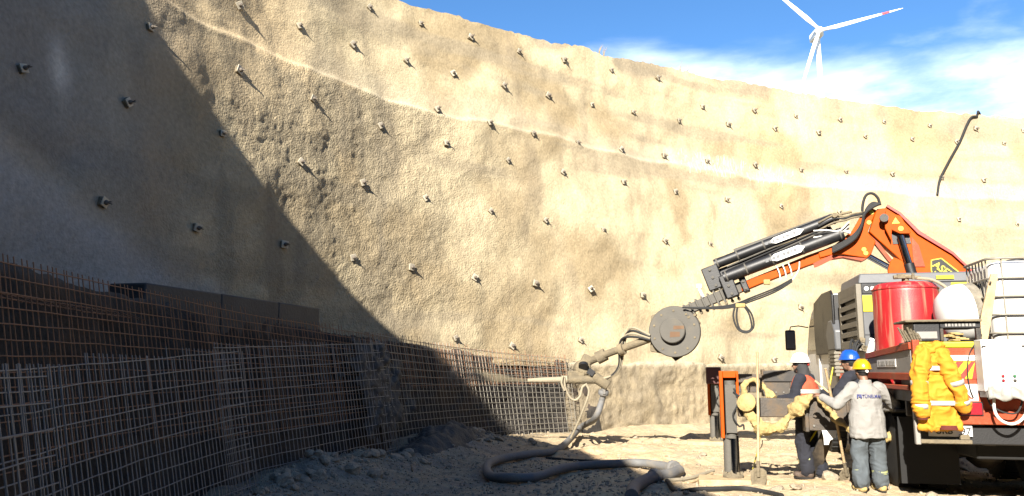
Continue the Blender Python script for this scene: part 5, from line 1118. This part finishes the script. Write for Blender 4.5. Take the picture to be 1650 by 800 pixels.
    mb.loft([(hm, .245*k, .185*k), (J['pelvis']+V3(0,0,.06)*k, .236*k, .178*k), ((J['pelvis']+J['chest'])/2, .208*k, .158*k), (J['chest']-V3(0,0,.04)*k, .218*k, .16*k), (J['chest']+V3(0,-.005,.08)*k, .205*k, .13*k), (nk-V3(0,.005,.05)*k, .12*k, .085*k), (nk+V3(0,-.005,.015)*k, .072*k, .07*k)])
    for c in 'lr':
        mb.caps(J['sho'+c], J['elb'+c], .090*k, .076*k); mb.caps(J['elb'+c], J['han'+c]*.9+J['elb'+c]*.1, .076*k, .054*k)
    jk = blob(mb, 'jacket', jacket, root, .011, .013, 2)
    mb = MB(); mb.loft([(nk+V3(0,-.008,-.03)*k, .088*k, .082*k), (nk+V3(0,-.012,.035)*k, .074*k, .072*k)]); blob(mb, 'collar', jacket, root, .009, .004, 1)
    if vest is not None:
        mb = MB(); mb.loft([(J['pelvis']+V3(0,0,-.02)*k, .252*k, .205*k), ((J['pelvis']+J['chest'])/2, .248*k, .198*k), (J['chest']-V3(0,0,.05)*k, .252*k, .196*k), (J['chest']+V3(0,0,.07)*k, .225*k, .168*k), (nk-V3(0,0,.03)*k, .15*k, .115*k), (nk, .09*k, .085*k)])
        vs_ = blob(mb, 'vest', vest, root, .011, .012, 2)
        for zz in (.30, .86):
            c_ = J['pelvis']*(1-zz)+(J['chest'])*zz; mb = MB()
            mb.loft([(c_+V3(0,0,-.028)*k, .262*k, .212*k), (c_+V3(0,0,.028)*k, .262*k, .212*k)], 32); sub(mb, 'reflective_band', M_reflect, vs_)
    # helmet
    hc = hd+V3(0,-.012,.042)*k; tl = J.get('tilt', V3(0,0,0)); mb = MB()
    mb.loft([(hc+V3(0,.012,-.016)*k,.108*k,.142*k), (hc+V3(0,.012,-.006)*k,.126*k,.160*k), (hc+V3(0,.006,.004)*k,.116*k,.143*k), (hc+V3(0,0,.03)*k,.112*k,.136*k), (hc+V3(0,0,.07)*k,.100*k,.122*k), (hc+V3(0,0,.10)*k,.078*k,.096*k), (hc+V3(0,0,.122)*k,.045*k,.058*k), (hc+V3(0,0,.128)*k,.01*k,.014*k)], 32)
    hl_ = mb.build('helmet', helmet, root)
    mb = MB()
    for x in (-.03, 0, .03):
        mb.tube([hc+V3(x,-.125+abs(x)*.4,.035)*k, hc+V3(x,-.09,.098)*k, hc+V3(x,-.03,.126)*k, hc+V3(x,.04,.126)*k, hc+V3(x,.09,.098)*k], .008*k, 6)
    sub(mb, 'helmet_rib', helmet, hl_)
    mb = MB(); mb.loft([(hc+V3(0,-.004,-.05)*k,.086*k,.104*k), (hc+V3(0,-.004,-.018)*k,.09*k,.108*k)], 24); sub(mb, 'head_band', M_black, hl_)
    mb = MB(); mb.cyl(hc+V3(0,-.105,-.036)*k, hc+V3(0,-.128,-.036)*k, .02*k, n=12); sub(mb, 'band_knob', M_red if hood else M_white, hl_)
    return root, J, jk, k
BASE = dict(pelvis=(0,0,.95), chest=(0,0,1.27), neck=(0,.0,1.46), head=(0,.03,1.615), hipl=(-.095,0,.90), hipr=(.095,0,.90), shol=(-.185,0,1.385), shor=(.185,0,1.385))
r2_, J2, jk2, k2 = person((4.70,10.73), radians(6), 'worker in yellow helmet and pale grey printed jacket, back turned, arms out to the beam', dict(BASE, kneel=(-.125,.05,.5), kneer=(.125,.02,.5), ankl=(-.15,-.02,.10), ankr=(.14,.0,.10), elbl=(-.39,.08,1.15), elbr=(.43,.03,1.14), hanl=(-.47,.33,1.26), hanr=(.37,.31,1.10), head=(-.01,.045,1.605)), 1.70, M_jeans, M_pale, M_helmy, M_foam, hem=.72)
# print across the back of the pale jacket, laid on the cloth
def back_print():
    mtx = Matrix.Translation((-.19*k2, -.5, 1.255*k2)) @ Matrix.Rotation(radians(90), 4, 'X')
    cu = bpy.data.curves.new('p', 'FONT'); cu.body = 'TÜNELMAK'; cu.size = .062; cu.offset = .0008; o = bpy.data.objects.new('p', cu); COL.objects.link(o)
    dg = bpy.context.evaluated_depsgraph_get(); dg.update(); me = bpy.data.meshes.new_from_object(o.evaluated_get(dg)); bpy.data.objects.remove(o)
    bm = bmesh.new(); bm.from_mesh(me)
    w = max(v.co.x for v in bm.verts); sc = .265/w
    for v in bm.verts: v.co = (v.co.x*sc+.058, v.co.y, 0)
    for a, b in (((0,0),(.012,.045)),((.018,.012),(.048,.045)),((.034,-.004),(.05,.02)),((.0,.036),(.03,.046))):   # two-tone mark before the word
        q = [bm.verts.new((x, y, 0)) for x, y in ((a[0],a[1]),(b[0],a[1]),(b[0]+.006,b[1]),(a[0]+.006,b[1]))]; bm.faces.new(q)
    bmesh.ops.triangulate(bm, faces=bm.faces); bmesh.ops.subdivide_edges(bm, edges=[e for e in bm.edges if e.calc_length() > .012], cuts=1)
    from mathutils.bvhtree import BVHTree
    jb = BVHTree.FromPolygons([v.co for v in jk2.data.vertices], [p.vertices for p in jk2.data.polygons])
    gx_ = np.linspace(-.21, .17, 58); gz_ = np.linspace(1.20, 1.34, 22); Hm = np.full((58, 22), 9.)
    for a_, x in enumerate(gx_):
        for b_, z in enumerate(gz_):
            h = jb.ray_cast(Vector((x, -.6, z*k2)), Vector((0,1,0)))
            if h[0] is not None: Hm[a_, b_] = h[0].y
    pad_ = np.pad(Hm, 4, mode='edge'); F_ = np.min([pad_[i:i+58, j:j+22] for i in range(9) for j in range(9)], axis=0)
    pad_ = np.pad(F_, 3, mode='edge'); F_ = np.mean([pad_[i:i+58, j:j+22] for i in range(7) for j in range(7)], axis=0)
    for v in bm.verts:
        p = mtx @ v.co; a_ = int(np.clip(round((p.x+.21)/.38*57), 0, 57)); b_ = int(np.clip(round((p.z/k2-1.2)/.14*21), 0, 21)); v.co = Vector((p.x, F_[a_, b_]-.004, p.z))
    me2 = bpy.data.meshes.new('back_print'); bm.to_mesh(me2); bm.free(); me2.materials.clear(); link('back_print', me2, M_ink, jk2)
back_print()
person((4.37,12.05), radians(52), 'worker in white helmet and orange vest, seen from his left behind the beam', dict(BASE, kneel=(-.10,.04,.5), kneer=(.10,-.02,.5), ankl=(-.11,-.02,.10), ankr=(.11,-.14,.10), elbl=(-.25,.07,1.13), elbr=(.24,.10,1.13), hanl=(-.17,.34,1.10), hanr=(.16,.36,1.10), head=(-.005,.05,1.60), neck=(0,.015,1.455)), 1.80, M_navy, M_navy, M_helmw, M_boot, vest=M_vest, hood=pm('dark_grey_hood', (.05,.05,.052), .9, bump=.2), beard=True, hem=.82)
person((5.20,11.98), radians(42), 'worker in blue helmet and dark jacket, mostly hidden behind the worker in pale grey', dict(BASE, chest=(0,.06,1.25), neck=(0,.10,1.44), head=(0,.16,1.585), shol=(-.185,.08,1.37), shor=(.185,.08,1.37), kneel=(-.12,.06,.5), kneer=(.12,.02,.5), ankl=(-.16,-.02,.10), ankr=(.12,-.05,.10), elbl=(-.28,.22,1.15), elbr=(.24,.2,1.12), hanl=(-.24,.48,1.15), hanr=(.12,.44,1.08)), 1.87, M_navyd, M_navy, M_blue, M_boot, shin=M_reflect, hem=.80)
# ------------------------------------------------------------------ hi-vis jacket hung over the tail of the truck
hj = empty('safety_jacket', tuple(t2w((.18,-.12,.92))), TH, 'orange high visibility jacket with reflective bands hanging from the truck tailgate', 'jacket')
OFF[hj.name] = (-.18, .12, -.92)
mb = MB(); mb.loft([((.20,-.13,.92),.225,.05), ((.205,-.14,1.1),.215,.055), ((.195,-.145,1.4),.185,.06), ((.18,-.14,1.65),.165,.065), ((.17,-.13,1.8),.12,.08), ((.165,-.11,1.9),.075,.06)])
mb.ell((.13,-.15,1.84), (.10,.07,.07)); mb.ell((.21,-.15,1.86), (.09,.07,.06))
bd_ = blob(mb, 'jacket_body', M_hivis, hj, .010, .042, 2, loc=OFF[hj.name])
for pts, rr in (([(.07,-.17,1.78),(.0,-.20,1.55),(-.015,-.21,1.34),(.0,-.20,1.12)], (.085,.085,.08,.075)), ([(.27,-.17,1.78),(.35,-.22,1.55),(.41,-.21,1.35),(.46,-.18,1.18)], (.085,.082,.075,.07))):
    mb = MB()
    for i in range(3): mb.caps(pts[i], pts[i+1], rr[i], rr[i+1])
    sl2 = blob(mb, 'sleeve', M_hivis, hj, .010, .034, 2, loc=OFF[hj.name])
    for i, t in ((1,.35),(2,.55)):
        a, b = V3(*pts[i]), V3(*pts[i+1]); p, q = a+(b-a)*t, a+(b-a)*(t+.26); bb = band(p, q, rr[i]+.012, rr[i]+.010); o = bb.build('reflective_band', M_reflect, sl2)
        s_ = o.modifiers.new('thick', 'SOLIDIFY'); s_.thickness = .006
for z, rx, ry, x in ((1.60,.180,.092,.182),(1.20,.222,.090,.20)):
    mb = MB(); mb.loft([((x,-.142,z),rx,ry), ((x,-.142,z+.05),rx*.99,ry*.99)], 32); mb.build('reflective_band', M_reflect, bd_)
mb = MB(); mb.loft([((.28,-.17,.925),.10,.068), ((.28,-.17,.97),.085,.06)], 20); put(mb, 'lining', pm('dark_red_lining', (.16,.015,.005), .9), hj)
mb = MB(); mb.lathe((.0,-.20,1.035), [(.055,0),(.064,.04)], 16, (0,0,1)); put(mb, 'cuff_lining', pm('dark_red_lining', (.16,.015,.005), .9), hj)
